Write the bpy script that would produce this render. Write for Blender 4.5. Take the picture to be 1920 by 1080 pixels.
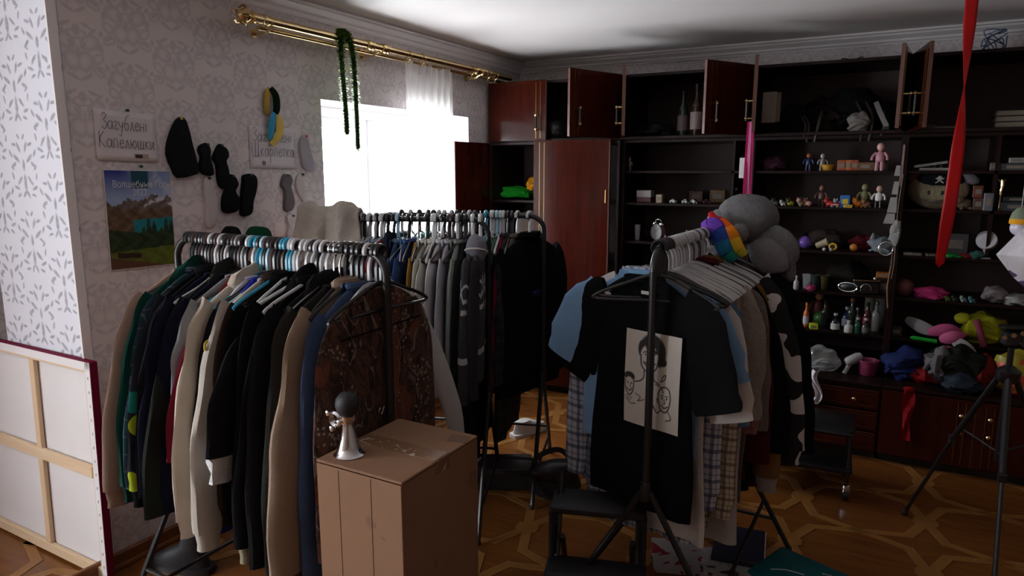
import bpy, bmesh, math, random
import numpy as np
from mathutils import Vector, Matrix, noise
for _o in list(bpy.data.objects): bpy.data.objects.remove(_o)
sc = bpy.context.scene
COL = sc.collection
PI = math.pi
R = math.radians
random.seed(7)

# ---------------------------------------------------------------- camera
CX, CY, CZ = 2.83, -5.18, 1.70
YAW, PITCH, FPX = R(29.3), R(9.75), 1280.0
cam_d = bpy.data.cameras.new('camera'); cam_d.sensor_width = 36.0; cam_d.lens = 24.0
cam_d.clip_start = 0.05
cam = bpy.data.objects.new('camera', cam_d); COL.objects.link(cam)
cam.location = (CX, CY, CZ); cam.rotation_euler = (PI/2 - PITCH, 0, YAW)
sc.camera = cam
_c, _s, _cp, _sp = math.cos(YAW), math.sin(YAW), math.cos(PITCH), math.sin(PITCH)

# ---------------------------------------------------------------- daylight
world = bpy.data.worlds.new('world'); sc.world = world; world.use_nodes = True
_bg = world.node_tree.nodes['Background']
_bg.inputs[0].default_value = (0.90, 0.95, 1.0, 1.0); _bg.inputs[1].default_value = 25.0
sc.view_settings.view_transform = 'Standard'; sc.view_settings.look = 'None'
sc.view_settings.gamma = 1.0; sc.view_settings.use_curve_mapping = False
sc.view_settings.exposure = 0.0
def portal(name, loc, rot, sx, sy):
    d = bpy.data.lights.new(name, 'AREA'); d.shape = 'RECTANGLE'; d.size = sx; d.size_y = sy
    d.cycles.is_portal = True
    o = bpy.data.objects.new(name, d); COL.objects.link(o); o.location = loc; o.rotation_euler = rot
    return o
# area portals in the two window openings guide the sky light indoors (they emit nothing themselves)
W1 = (-2.30, -0.80, 0.85, 2.09)      # window in the left wall: y0, y1, z0, z1
W2 = (-7.90, -5.35, 0.72, 2.30)      # window nearer the camera, out of frame
portal('window_portal', (-0.30, (W1[0]+W1[1])/2, (W1[2]+W1[3])/2), (0, -PI/2, 0), W1[3]-W1[2], W1[1]-W1[0])
portal('window_portal', (-1.58, (W2[0]+W2[1])/2, (W2[2]+W2[3])/2), (0, -PI/2, 0), W2[3]-W2[2], W2[1]-W2[0])

# ---------------------------------------------------------------- helpers
def ray(px, py):
    u, v = px-960.0, 540.0-py
    f = FPX*_cp + v*_sp; up = v*_cp - FPX*_sp
    return Vector((u*_c - f*_s, u*_s + f*_c, up))
def at_x(px, py, x): d = ray(px, py); t = (x-CX)/d.x; return Vector((x, CY+t*d.y, CZ+t*d.z))
def at_y(px, py, y): d = ray(px, py); t = (y-CY)/d.y; return Vector((CX+t*d.x, y, CZ+t*d.z))
def at_z(px, py, z): d = ray(px, py); t = (z-CZ)/d.z; return Vector((CX+t*d.x, CY+t*d.y, z))
def x_for(px, y, z):
    k = (px-960.0)/FPX; dy, dz = y-CY, z-CZ
    return CX + (k*(dy*_c*_cp - dz*_sp) - dy*_s)/(_c + k*_s*_cp)

class MB:
    def __init__(s): s.v = []; s.f = []; s.m = []
    def add(s, vs, fs, mi=0):
        o = len(s.v); s.v += [tuple(p) for p in vs]
        s.f += [tuple(i+o for i in f) for f in fs]; s.m += [mi]*len(fs); return s
    def box(s, c, d, rz=0.0, mi=0, bev=0.0, rot=None):
        hx, hy, hz = d[0]/2, d[1]/2, d[2]/2
        M = rot if rot is not None else Matrix.Rotation(rz, 3, 'Z')
        C = Vector(c)
        if bev <= 0:
            vs = [C + M @ Vector((x*hx, y*hy, z*hz)) for z in (-1, 1) for x, y in ((-1,-1),(1,-1),(1,1),(-1,1))]
            return s.add(vs, [(0,3,2,1),(4,5,6,7),(0,1,5,4),(1,2,6,5),(2,3,7,6),(3,0,4,7)], mi)
        b = min(bev, hx*.9, hy*.9, hz*.9); vs = []; fs = []
        rings = [(-hz, b), (-hz+b, 0), (hz-b, 0), (hz, b)]
        for z, i in rings:
            ax, ay = hx-i, hy-i
            for x, y in ((-ax+b,-ay),(ax-b,-ay),(ax,-ay+b),(ax,ay-b),(ax-b,ay),(-ax+b,ay),(-ax,ay-b),(-ax,-ay+b)):
                vs.append(C + M @ Vector((x, y, z)))
        for r in range(3):
            for k in range(8): fs.append((r*8+k, r*8+(k+1)%8, r*8+8+(k+1)%8, r*8+8+k))
        fs.append(tuple(range(7,-1,-1))); fs.append(tuple(range(24,32)))
        return s.add(vs, fs, mi)
    def tube(s, path, r, n=8, closed=False, mi=0, flat=1.0, cap=True):
        P = [Vector(p) for p in path]; m = len(P); vs = []; fs = []
        T = []
        for i in range(m):
            a = P[(i-1) % m] if (closed or i > 0) else P[i]; b = P[(i+1) % m] if (closed or i < m-1) else P[i]
            t = (b-a); T.append(t.normalized() if t.length > 1e-9 else Vector((0,0,1)))
        nrm = T[0].orthogonal().normalized()
        if abs(T[0].y) < .9: nrm = (Vector((0,1,0)) - T[0]*T[0].y).normalized()
        for i in range(m):
            nrm = nrm - T[i]*nrm.dot(T[i]); nrm = nrm.normalized() if nrm.length > 1e-6 else T[i].orthogonal().normalized()
            b = T[i].cross(nrm); rr = r[i] if isinstance(r, (list, tuple)) else r
            for k in range(n):
                a = 2*PI*k/n; vs.append(P[i] + nrm*(math.cos(a)*rr*flat) + b*(math.sin(a)*rr))
        for i in range(m if closed else m-1):
            j = (i+1) % m
            for k in range(n): fs.append((i*n+k, i*n+(k+1)%n, j*n+(k+1)%n, j*n+k))
        if not closed and cap: fs.append(tuple(range(n-1,-1,-1))); fs.append(tuple(range((m-1)*n, m*n)))
        return s.add(vs, fs, mi)
    def lathe(s, prof, n=16, c=(0,0,0), M=None, mi=0, sx=1.0, sy=1.0):
        C = Vector(c); vs = []; fs = []; m = len(prof)
        for r, z in prof:
            for k in range(n):
                a = 2*PI*k/n; p = Vector((math.cos(a)*r*sx, math.sin(a)*r*sy, z)); vs.append(C + (M @ p if M else p))
        for i in range(m-1):
            for k in range(n): fs.append((i*n+k, i*n+(k+1)%n, (i+1)*n+(k+1)%n, (i+1)*n+k))
        if prof[0][0] > 1e-5: fs.append(tuple(range(n-1,-1,-1)))
        if prof[-1][0] > 1e-5: fs.append(tuple(range((m-1)*n, m*n)))
        return s.add(vs, fs, mi)
    def ball(s, c, r, n=14, m=9, mi=0, M=None, bump=0.0, seed=0):
        rx, ry, rz = (r, r, r) if not isinstance(r, (tuple, list)) else r
        C = Vector(c); vs = []; fs = []
        for i in range(m+1):
            t = PI*i/m
            for k in range(n):
                a = 2*PI*k/n; d = Vector((math.sin(t)*math.cos(a), math.sin(t)*math.sin(a), -math.cos(t)))
                q = 1 + (bump*noise.noise(d*1.7 + Vector((seed*3.1, seed*1.7, 0))) if bump else 0)
                p = Vector((d.x*rx*q, d.y*ry*q, d.z*rz*q)); vs.append(C + (M @ p if M else p))
        for i in range(m):
            for k in range(n): fs.append((i*n+k, i*n+(k+1)%n, (i+1)*n+(k+1)%n, (i+1)*n+k))
        return s.add(vs, fs, mi)
    def prism(s, poly, d0, d1, mi=0, plane='xz'):
        # poly in (a, b); extruded along the third axis from d0 to d1
        n = len(poly); mk = (lambda a, b, c: (a, c, b)) if plane == 'xz' else ((lambda a, b, c: (a, b, c)) if plane == 'xy' else (lambda a, b, c: (c, a, b)))
        vs = [mk(a, b, d0) for a, b in poly] + [mk(a, b, d1) for a, b in poly]
        fs = [tuple(range(n)), tuple(range(2*n-1, n-1, -1))] + [(k, n+k, n+(k+1)%n, (k+1)%n) for k in range(n)]
        return s.add(vs, fs, mi)
    def pillow(s, poly, t, mi=0, back=0.0):
        # a stuffed flat shape in xz, flat back at y=back, belly towards -y
        n = len(poly); cx = sum(p[0] for p in poly)/n; cz = sum(p[1] for p in poly)/n
        vs = []
        for sc_, dy in ((.98, 0), (1, .35), (.985, .7), (.9, .93), (.5, 1.0)):
            for a, b in poly: vs.append((cx+(a-cx)*sc_, back-dy*t, cz+(b-cz)*sc_))
        vs.append((cx, back-t*1.02, cz)); fs = [tuple(range(n))]
        for r in range(4):
            for k in range(n): fs.append((r*n+k, (r+1)*n+k, (r+1)*n+(k+1)%n, r*n+(k+1)%n))
        for k in range(n): fs.append((4*n+k, 5*n, 4*n+(k+1)%n))
        return s.add(vs, fs, mi)
    def rings(s, RS, mi=0, cap0=True, cap1=True):
        n = len(RS[0]); vs = [p for r in RS for p in r]; fs = []
        for i in range(len(RS)-1):
            for k in range(n): fs.append((i*n+k, i*n+(k+1)%n, (i+1)*n+(k+1)%n, (i+1)*n+k))
        if cap0: fs.append(tuple(range(n-1,-1,-1)))
        if cap1: fs.append(tuple(range((len(RS)-1)*n, len(RS)*n)))
        return s.add(vs, fs, mi)
    def grid(s, nx, ny, fn, mi=0):
        vs = [fn(i/nx, j/ny) for j in range(ny+1) for i in range(nx+1)]
        fs = [(j*(nx+1)+i, j*(nx+1)+i+1, (j+1)*(nx+1)+i+1, (j+1)*(nx+1)+i) for j in range(ny) for i in range(nx)]
        return s.add(vs, fs, mi)

def mesh_of(name, mb, mat, smooth=True, fix=True):
    me = bpy.data.meshes.new(name); me.from_pydata(mb.v, [], mb.f)
    mats = mat if isinstance(mat, (list, tuple)) else [mat]
    for m in mats: me.materials.append(m)
    if len(mats) > 1: me.polygons.foreach_set('material_index', mb.m)
    if fix:
        bm = bmesh.new(); bm.from_mesh(me); bmesh.ops.recalc_face_normals(bm, faces=bm.faces); bm.to_mesh(me); bm.free()
    if smooth:
        me.shade_smooth(); me.set_sharp_from_angle(angle=R(42))
    me.update(); return me
def obj(name, mb, mat, parent=None, smooth=True, loc=None, rot=None, fix=True, label=None):
    me = mb if isinstance(mb, bpy.types.Mesh) else mesh_of(name, mb, mat, smooth, fix)
    o = bpy.data.objects.new(name, me); COL.objects.link(o)
    if parent: o.parent = parent
    if loc is not None: o.location = loc
    if rot is not None: o.rotation_euler = rot
    if label: o['label'] = label
    return o
def tag(o, label, cat, group=None, kind=None):
    o['label'] = label; o['category'] = cat
    if group: o['group'] = group
    if kind: o['kind'] = kind
    return o
def thing(name, label, cat, loc=(0,0,0), rz=0.0, group=None, rot=None):
    o = bpy.data.objects.new(name, None); COL.objects.link(o); o.empty_display_size = .05
    o.location = loc; o.rotation_euler = rot if rot else (0, 0, rz)
    return tag(o, label, cat, group)
def struct(name, mb, mat, smooth=False, label=None):
    o = obj(name, mb, mat, None, smooth); o['kind'] = 'structure'
    if label: o['label'] = label
    return o
def smooth_path(P, k=6, closed=False):
    P = [Vector(p) for p in P]; n = len(P); out = []
    for i in range(n if closed else n-1):
        a = P[(i-1) % n] if (closed or i > 0) else P[i]; b = P[i]; c = P[(i+1) % n]; d = P[(i+2) % n] if (closed or i+2 < n) else c
        for j in range(k):
            t = j/k
            out.append(.5*((2*b)+(c-a)*t+(2*a-5*b+4*c-d)*t*t+(3*b-a-3*c+d)*t*t*t))
    if not closed: out.append(P[-1])
    return out
def sp2(P, k=4, closed=True): return [(p.x, p.y) for p in smooth_path([(a, b, 0) for a, b in P], k, closed)]
ORD = ['first','second','third','fourth','fifth','sixth','seventh','eighth','ninth','tenth','eleventh','twelfth','thirteenth','fourteenth','fifteenth','sixteenth','seventeenth','eighteenth','nineteenth','twentieth']

# ---------------------------------------------------------------- materials
class NT:
    def __init__(s, name):
        s.m = bpy.data.materials.new(name); s.m.use_nodes = True; s.t = s.m.node_tree
        s.b = s.t.nodes['Principled BSDF']; s.o = s.t.nodes['Material Output']
    def n(s, typ, **kw):
        nd = s.t.nodes.new(typ)
        for k, v in kw.items(): setattr(nd, k, v)
        return nd
    def l(s, a, b): s.t.links.new(a, b)
    def val(s, sock, v):
        if hasattr(v, 'is_output') or isinstance(v, bpy.types.NodeSocket): s.l(v, sock)
        else: sock.default_value = v
    def math(s, op, a, b=0.0, c=None, clamp=False):
        nd = s.n('ShaderNodeMath', operation=op, use_clamp=clamp); s.val(nd.inputs[0], a); s.val(nd.inputs[1], b)
        if c is not None: s.val(nd.inputs[2], c)
        return nd.outputs[0]
    def coord(s, kind='Object'): return s.n('ShaderNodeTexCoord').outputs[kind]
    def xyz(s, v): nd = s.n('ShaderNodeSeparateXYZ'); s.l(v, nd.inputs[0]); return nd.outputs
    def comb(s, x, y, z):
        nd = s.n('ShaderNodeCombineXYZ')
        for i, q in enumerate((x, y, z)): s.val(nd.inputs[i], q)
        return nd.outputs[0]
    def scale(s, v, k):
        nd = s.n('ShaderNodeVectorMath', operation='MULTIPLY'); s.l(v, nd.inputs[0])
        nd.inputs[1].default_value = k if isinstance(k, (tuple, list)) else (k, k, k); return nd.outputs[0]
    def noise(s, v, sc_=5.0, det=3.0, rough=.5, dist=0.0):
        nd = s.n('ShaderNodeTexNoise'); s.l(v, nd.inputs['Vector']); nd.inputs['Scale'].default_value = sc_
        nd.inputs['Detail'].default_value = det; nd.inputs['Roughness'].default_value = rough; nd.inputs['Distortion'].default_value = dist
        return nd.outputs['Fac']
    def vor(s, v, sc_=5.0, feat='F1', out='Distance'):
        nd = s.n('ShaderNodeTexVoronoi', feature=feat); s.l(v, nd.inputs['Vector']); nd.inputs['Scale'].default_value = sc_; return nd.outputs[out]
    def ramp(s, f, stops, interp='LINEAR'):
        nd = s.n('ShaderNodeValToRGB'); nd.color_ramp.interpolation = interp; el = nd.color_ramp.elements
        while len(el) < len(stops): el.new(0.5)
        for e, (p, c) in zip(el, stops): e.position = p; e.color = (*c[:3], 1) if len(c) > 2 else (c[0],)*3+(1,)
        s.val(nd.inputs[0], f); return nd.outputs[0]
    def mix(s, f, a, b, mode='MIX'):
        nd = s.n('ShaderNodeMix', data_type='RGBA', blend_type=mode); s.val(nd.inputs[0], f)
        for i, q in ((6, a), (7, b)): s.val(nd.inputs[i], (*q[:3], 1) if isinstance(q, (tuple, list)) else q)
        return nd.outputs[2]
    def bump(s, h, st=.3, dist=.01):
        nd = s.n('ShaderNodeBump'); nd.inputs['Strength'].default_value = st; nd.inputs['Distance'].default_value = dist
        s.l(h, nd.inputs['Height']); s.l(nd.outputs[0], s.b.inputs['Normal'])
    def set(s, col=None, rough=None, metal=None, spec=None, **kw):
        if col is not None: s.val(s.b.inputs['Base Color'], (*col[:3], 1) if isinstance(col, (tuple, list)) else col)
        if rough is not None: s.val(s.b.inputs['Roughness'], rough)
        if metal is not None: s.b.inputs['Metallic'].default_value = metal
        if spec is not None: s.b.inputs['Specular IOR Level'].default_value = spec
        for k, v in kw.items(): s.b.inputs[k.replace('_', ' ')].default_value = v
        return s.m
_MC = {}
def plain(col, rough=.5, metal=0.0, var=.12, nsc=14.0, spec=.5, key=None, **kw):
    k = ('plain', tuple(round(c, 3) for c in col), rough, metal, var, nsc, spec, tuple(kw.items()))
    if k in _MC: return _MC[k]
    t = NT(key or 'paint'); f = t.noise(t.coord(), nsc, 2.0)
    c2 = tuple(c*(1-var) for c in col)
    t.set(t.mix(f, c2, tuple(min(1, c*(1+var*.5)) for c in col)), rough, metal, spec, **kw); _MC[k] = t.m
    return t.m
def fabric(col, rough=.92, bump=.25, var=.18, sc_=9.0, weave=260.0):
    k = ('fab', tuple(round(c, 3) for c in col), rough, bump, var, sc_)
    if k in _MC: return _MC[k]
    t = NT('fabric'); co = t.coord(); f = t.noise(co, sc_, 4.0, .6); g = t.noise(co, weave, 1.0)
    c = t.mix(f, tuple(x*(1-var) for x in col), tuple(min(1, x*(1+var*.6)) for x in col))
    t.set(c, rough, 0.0, .12 if max(col) > .03 else .04); t.bump(t.math('ADD', t.math('MULTIPLY', f, 1.0), t.math('MULTIPLY', g, .25)), bump, .012); _MC[k] = t.m
    return t.m
def S(r, g, b):     # sRGB 0-255 -> linear
    f = lambda c: (c/255)/12.92 if c <= 10 else ((c/255+.055)/1.055)**2.4
    return (f(r), f(g), f(b))
# ================================================================= surfaces
def motif_paper(name, base, ink, cw, ch, shapes, axis, strength, dirt=.1):
    """wallpaper: leaf shapes repeated in half-dropped cells; mirrored about each cell's middle"""
    t = NT(name); o = t.xyz(t.coord('Object')); a = o[axis]; z = o[2]
    u = t.math('DIVIDE', a, cw); col = t.math('FLOOR', u); fu = t.math('SUBTRACT', t.math('FRACT', u), .5)
    half = t.math('MULTIPLY', t.math('MODULO', t.math('ABSOLUTE', col), 2.0), .5)
    v = t.math('ADD', t.math('DIVIDE', z, ch), half); fv = t.math('SUBTRACT', t.math('FRACT', v), .5)
    wob = t.noise(t.coord('Object'), 30.0, 2.0)
    X = t.math('ADD', t.math('MULTIPLY', t.math('ABSOLUTE', fu), cw), t.math('MULTIPLY', t.math('SUBTRACT', wob, .5), .012))
    Z = t.math('ADD', t.math('MULTIPLY', fv, ch), t.math('MULTIPLY', t.math('SUBTRACT', wob, .5), .012))
    acc = None
    for cx, cz, rx, rz, an, hollow in shapes:
        ca, sa = math.cos(an), math.sin(an)
        dx = t.math('SUBTRACT', X, cx); dz = t.math('SUBTRACT', Z, cz)
        p = t.math('MULTIPLY', t.math('ADD', t.math('MULTIPLY', dx, ca), t.math('MULTIPLY', dz, sa)), 1/rx)
        q = t.math('MULTIPLY', t.math('SUBTRACT', t.math('MULTIPLY', dz, ca), t.math('MULTIPLY', dx, sa)), 1/rz)
        d = t.math('ADD', t.math('MULTIPLY', p, p), t.math('MULTIPLY', q, q))
        if hollow: m = t.math('SUBTRACT', 1.0, t.math('MULTIPLY', t.math('ABSOLUTE', t.math('SUBTRACT', d, .75)), 1.5), clamp=True)
        else: m = t.math('MULTIPLY', t.math('SUBTRACT', 1.0, d), 1.5, clamp=True)
        acc = m if acc is None else t.math('MAXIMUM', acc, m)
    n1 = t.noise(t.coord('Object'), 2.3, 4.0, .6); n2 = t.noise(t.coord('Object'), 70.0, 2.0)
    f = t.math('MULTIPLY', t.math('MULTIPLY', acc, strength), t.math('ADD', .45, t.math('MULTIPLY', n2, .9)), clamp=True)
    b2 = t.mix(t.math('MULTIPLY', n1, dirt*2), base, tuple(c*.78 for c in base))
    t.set(t.mix(f, b2, ink), .62, 0, .3); t.bump(t.math('ADD', t.math('MULTIPLY', acc, .6), t.math('MULTIPLY', n2, .4)), .15, .003)
    return t.m
LEAF = [(.055,.05,.034,.011,.6,0),(.085,.02,.028,.010,-.5,0),(.03,.10,.030,.010,1.1,0),(.105,.075,.026,.009,.9,0),(.0,.02,.012,.030,0,0),
        (.0,-.06,.014,.045,0,0),(.045,-.05,.032,.010,-.7,0),(.075,-.085,.026,.009,.3,0),(.02,.145,.018,.009,.8,0),(.10,-.03,.020,.008,1.3,0)]
SCROLL = [(.10,.06,.075,.055,.5,1),(.05,-.09,.06,.075,-.3,1),(.16,-.06,.05,.035,.8,1),(.0,.15,.035,.05,0,0),(.13,.15,.05,.016,.7,0),(.05,.03,.05,.014,1.0,0),
          (.19,.03,.03,.022,0,1),(.0,-.02,.02,.06,0,0),(.16,-.15,.05,.015,-.6,0),(.07,-.18,.018,.018,0,1)]
SC2 = [(a*.62, b*.62, c*.62, d*.62, e, h) for a, b, c, d, e, h in SCROLL] + [(.055,.115,.035,.010,-.4,0),(.115,.02,.012,.03,.3,0),(.03,-.135,.04,.011,.5,0),(.10,-.10,.035,.022,-.4,1),(.02,.07,.03,.02,.2,1),(.125,.09,.02,.012,.9,0)]
SC2 = [(a*.78, b*.78, c*.85, d*.85, e, h) for a, b, c, d, e, h in SC2]
LF2 = [(a*.9, b*.9, c*.95, d*.95, e, h) for a, b, c, d, e, h in LEAF] + [(.06,.10,.022,.008,.2,0),(.012,-.10,.024,.008,-.9,0),(.055,-.105,.020,.007,-.3,0),(.085,.005,.016,.007,.6,0)]
M_wall = motif_paper('wallpaper_grey_scroll', S(226,218,218), S(148,145,154), .205, .255, SC2, 1, .40, .3)
M_wallb = motif_paper('wallpaper_grey_scroll_back', S(226,218,218), S(148,145,154), .205, .255, SC2, 0, .40, .3)
M_pier = motif_paper('wallpaper_leaf', S(222,222,230), S(140,138,148), .205, .31, LF2, 0, .8, .04)
t = NT('ceiling_paint'); f = t.noise(t.coord(), 1.6, 3.0); t.set(t.mix(f, S(238,232,230), S(246,241,239)), .55, 0, .3); M_ceil = t.m
M_white = plain(S(232,228,228), .4, var=.04)
M_frame = plain(S(240,240,240), .3, var=.03)
# parquet
def wood(name, c1, c2, axis=0, rough=.28, sc_=3.0, stretch=9.0, spec=.5, bump=.05):
    t = NT(name); k = [1.0*sc_]*3
    for i in range(3):
        if i != axis: k[i] = sc_*stretch
    v = t.scale(t.coord(), tuple(k)); n1 = t.noise(v, 1.0, 5.0, .6, .6); n2 = t.noise(t.scale(t.coord(), sc_*.4), 1.0, 2.0)
    f = t.math('ADD', t.math('MULTIPLY', n1, .75), t.math('MULTIPLY', n2, .35), clamp=True)
    t.set(t.ramp(f, [(.25, c1), (.75, c2)]), rough, 0, spec); t.bump(n1, bump, .002); return t.m
M_floor = wood('parquet_dark', S(84,46,18), S(128,78,34), 0, .26, 4.0, 7.0)
M_inlay = wood('parquet_light', S(124,82,38), S(150,104,54), 0, .28, 6.0, 5.0)
M_skirt = wood('skirting_wood', S(96,56,28), S(140,88,46), 1, .35, 4.0, 9.0)

CEIL = 2.57
PXL = -0.62
NX, NY0 = -1.25, -8.8     # near part of the room: its window wall, and the wall behind the camera
RX = 6.4
PY = -3.68
# floor
struct('floor', MB().box((RX/2, NY0/2, -.05), (RX+.72, -NY0+.4, .1)).box(((NX-.36-.36)/2, (NY0+PY+.6)/2, -.05), (-NX, PY+.6-NY0, .1)), M_floor, label='varnished brown parquet floor with pale inlaid strips')
FLOOR = bpy.data.objects['floor']
dxs, dys = .56, .50
BX, BY = .075, .185
LS, LL = math.hypot(BX, BY), math.hypot(dxs/2-BX, dys/2-BY)
me_d = mesh_of('inlay_strip', MB().box((0,0,0), (LS+.03, .046, .003)), M_inlay, False)
me_h = mesh_of('inlay_band', MB().box((0,0,0), (LL+.03, .040, .0028)), M_inlay, False)
OCT = [(.058*math.cos(PI/8+k*PI/4), .058*math.sin(PI/8+k*PI/4)) for k in range(8)]
me_n = mesh_of('inlay_octagon', MB().prism(OCT, -.0017, .0019, plane='xy'), M_inlay, False)
rest = MB()
for i in range(-5, 8):
    for j in range(-14, 4):
        nx, ny = 2.52+dxs*i, -1.48+dys*j
        if nx > RX or ny > -.15: continue
        near = -.1 < nx < 3.7 and ny > -3.9
        for sx in (1, -1):
            for sy in (1, -1):
                for c, an, ln, w, me_, nm in (((nx+sx*BX/2, ny+sy*BY/2, .0012), math.atan2(sy*BY, sx*BX), LS+.03, .046, me_d, 'inlay_strip'),
                        ((nx+sx*(BX+dxs/2)/2, ny+sy*(BY+dys/2)/2, .0011), math.atan2(sy*(dys/2-BY), sx*(dxs/2-BX)), LL+.03, .040, me_h, 'inlay_band')):
                    if near and c[0] > .03: obj(nm, me_, None, FLOOR, loc=c, rot=(0,0,an))
                    elif c[0] > NX+.1 and c[1] > NY0+.1 and not (c[0] < .03 and c[1] > PY): rest.box(c, (ln, w, .003), an)
        if near: obj('inlay_octagon', me_n, None, FLOOR, loc=(nx, ny, .0014))
r_ = obj('inlay_strips', rest, M_inlay, FLOOR, False); r_['kind'] = 'stuff'

def wall_with_hole(x0, x1, ya, yb, win, z1=CEIL+.1):
    m = MB(); y0, y1, zb, zt = win; xc, xs = (x0+x1)/2, x1-x0
    m.box((xc, (ya+y0)/2, z1/2), (xs, y0-ya, z1)); m.box((xc, (y1+yb)/2, z1/2), (xs, yb-y1, z1))
    m.box((xc, (y0+y1)/2, zb/2), (xs, y1-y0, zb)); m.box((xc, (y0+y1)/2, (zt+z1)/2), (xs, y1-y0, z1-zt)); return m

struct('wall_left', wall_with_hole(-.36, 0, PY+.03, .2, W1), M_wall, label='grey scroll-patterned wallpapered wall with a window')
struct('wall_pier', MB().box((PXL/2, PY+.0145, CEIL/2), (-PXL, .029, CEIL+.1)).box((PXL+.12, PY+.27, CEIL/2), (.24, .48, CEIL+.1)), M_pier, label='pale wall end papered with grey leaves')
struct('wall_left_near', wall_with_hole(NX-.36, NX, NY0, PY+.52, W2), M_wall)
struct('wall_alcove', MB().box(((NX+PXL)/2-.1, PY+.56, CEIL/2), (PXL-NX+.3, .1, CEIL+.1)), M_wallb, label='grey papered recess beside the pale wall end')
struct('wall_back', MB().box((RX/2, .1, CEIL/2), (RX+.6, .2, CEIL+.1)), M_wallb, label='grey scroll-patterned wall behind the cabinets')
M_panel = wood('brown_wall_panel', S(126,106,94), S(150,130,116), 2, .5)
struct('wall_right', MB().box((RX+.1, NY0/2, CEIL/2), (.2, -NY0+.6, CEIL+.1)), M_panel)
struct('wall_front', MB().box(((NX+RX)/2, NY0-.1, CEIL/2), (RX-NX+.8, .2, CEIL+.1)), M_panel)
struct('ceiling', MB().box((RX/2, NY0/2, CEIL+.06), (RX+.72, -NY0+.6, .12)).box(((NX-.36-.36)/2, (NY0+PY+.6)/2, CEIL+.06), (-NX, PY+.6-NY0, .12)), M_ceil, label='white ceiling')
# corner bead on the pier's edge
struct('trim_1', MB().box((.004, PY+.002, CEIL/2), (.012, .034, CEIL)), M_white, label='thin pale corner strip on the wall end')
# cornices: stepped profile swept along the wall
CP = [(0,-.075),(.012,-.075),(.016,-.066),(.03,-.058),(.034,-.045),(.05,-.036),(.066,-.026),(.07,-.016),(.088,-.012),(.09,0),(0,0)]
def cornice(name, along, a0, a1, lab):
    m = MB(); n = len(CP); P = []
    for a, sgn in ((a0, 1), (a1, 1)):
        for d, z in CP: P.append((d, a, CEIL+z) if along == 'y' else (a, -d, CEIL+z))
    m.add(P, [tuple(range(n)), tuple(range(2*n-1, n-1, -1))] + [(k, n+k, n+(k+1)%n, (k+1)%n) for k in range(n)])
    struct(name, m, M_white, label=lab)
cornice('trim_2', 'y', PY, 0, 'white ribbed cornice above the window wall')
cornice('trim_3', 'x', 0, RX, 'white ribbed cornice above the cabinet wall')
bb = MB(); bb.box((.010, (PY-.3)/2, .035), (.02, -PY+.3, .07), 0, 0, .005); bb.tube([(.022, PY, .008), (.022, 0, .008)], .012, 6)
struct('baseboard_left', bb, M_skirt, label='brown wooden skirting along the window wall')

# window
def window(name, x_out, win, lab, nsash=2):
    y0, y1, z0, z1 = win; w = struct(name, MB().box((x_out+.035, (y0+y1)/2, z0+.03), (.07, y1-y0, .06)).box((x_out+.035, (y0+y1)/2, z1-.03), (.07, y1-y0, .06)).box((x_out+.035, y0+.03, (z0+z1)/2), (.07, .06, z1-z0-.12)).box((x_out+.035, y1-.03, (z0+z1)/2), (.07, .06, z1-z0-.12)), M_frame, label=lab)
    t = NT('window_glass'); t.t.nodes.remove(t.b); tr = t.n('ShaderNodeBsdfTransparent'); gl = t.n('ShaderNodeBsdfGlossy'); gl.inputs['Roughness'].default_value = .02
    mx = t.n('ShaderNodeMixShader'); mx.inputs[0].default_value = .06; t.l(tr.outputs[0], mx.inputs[1]); t.l(gl.outputs[0], mx.inputs[2]); t.l(mx.outputs[0], t.o.inputs[0])
    cuts = [y0+.06 + (y1-y0-.12)*k/nsash for k in range(nsash+1)]
    for k in range(1, nsash): obj('mullion', MB().box((x_out+.035, cuts[k], (z0+z1)/2), (.075, .05, z1-z0-.12), 0, 0, .004), M_frame, w)
    for k in range(nsash):
        a, b = cuts[k]+(.03 if k else 0), cuts[k+1]-(.03 if k < nsash-1 else 0)
        obj('sash', MB().box((x_out+.03, (a+b)/2, z0+.09), (.05, b-a, .06)).box((x_out+.03, (a+b)/2, z1-.09), (.05, b-a, .06)).box((x_out+.03, a+.03, (z0+z1)/2), (.05, .06, z1-z0-.24)).box((x_out+.03, b-.03, (z0+z1)/2), (.05, .06, z1-z0-.24)), M_frame, w)
        obj('pane', MB().box((x_out+.03, (a+b)/2, (z0+z1)/2), (.006, b-a-.12, z1-z0-.24)), t.m, w)
    obj('sill', MB().box((x_out+.21, (y0+y1)/2, z0+.015), (.34, y1-y0-.002, .03), 0, 0, .006), M_frame, w)
    return w
window('window_1', -.36, W1, 'white framed window blown out by daylight, partly behind a net curtain')
window('window_2', NX-.36, W2, 'white framed window beside the wall end')
# ================================================================= wall unit
def veneer(name, c1, c2, axis=2, rough=.22):
    return wood(name, c1, c2, axis, rough, 2.6, 10.0, .22, .03)
M_ven = veneer('mahogany_gloss', S(38,10,6), S(68,22,11), 2, .16)
M_vdark = veneer('mahogany_carcass', S(22,10,9), S(34,16,14), 0, .42)
M_vback = plain(S(66,50,45), .6, var=.15, nsc=3.0)
M_edge = plain(S(92,60,52), .4, var=.1)
M_brass = plain(S(222,198,146), .2, 1.0, var=.08)
M_brassd = plain(S(150,120,74), .28, 1.0, var=.1)
M_chrome = plain(S(225,225,228), .12, 1.0, var=.03)
M_black = plain((.012,.012,.013), .35, var=.2)
M_blackm = plain((.014,.014,.016), .6, var=.2)

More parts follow.
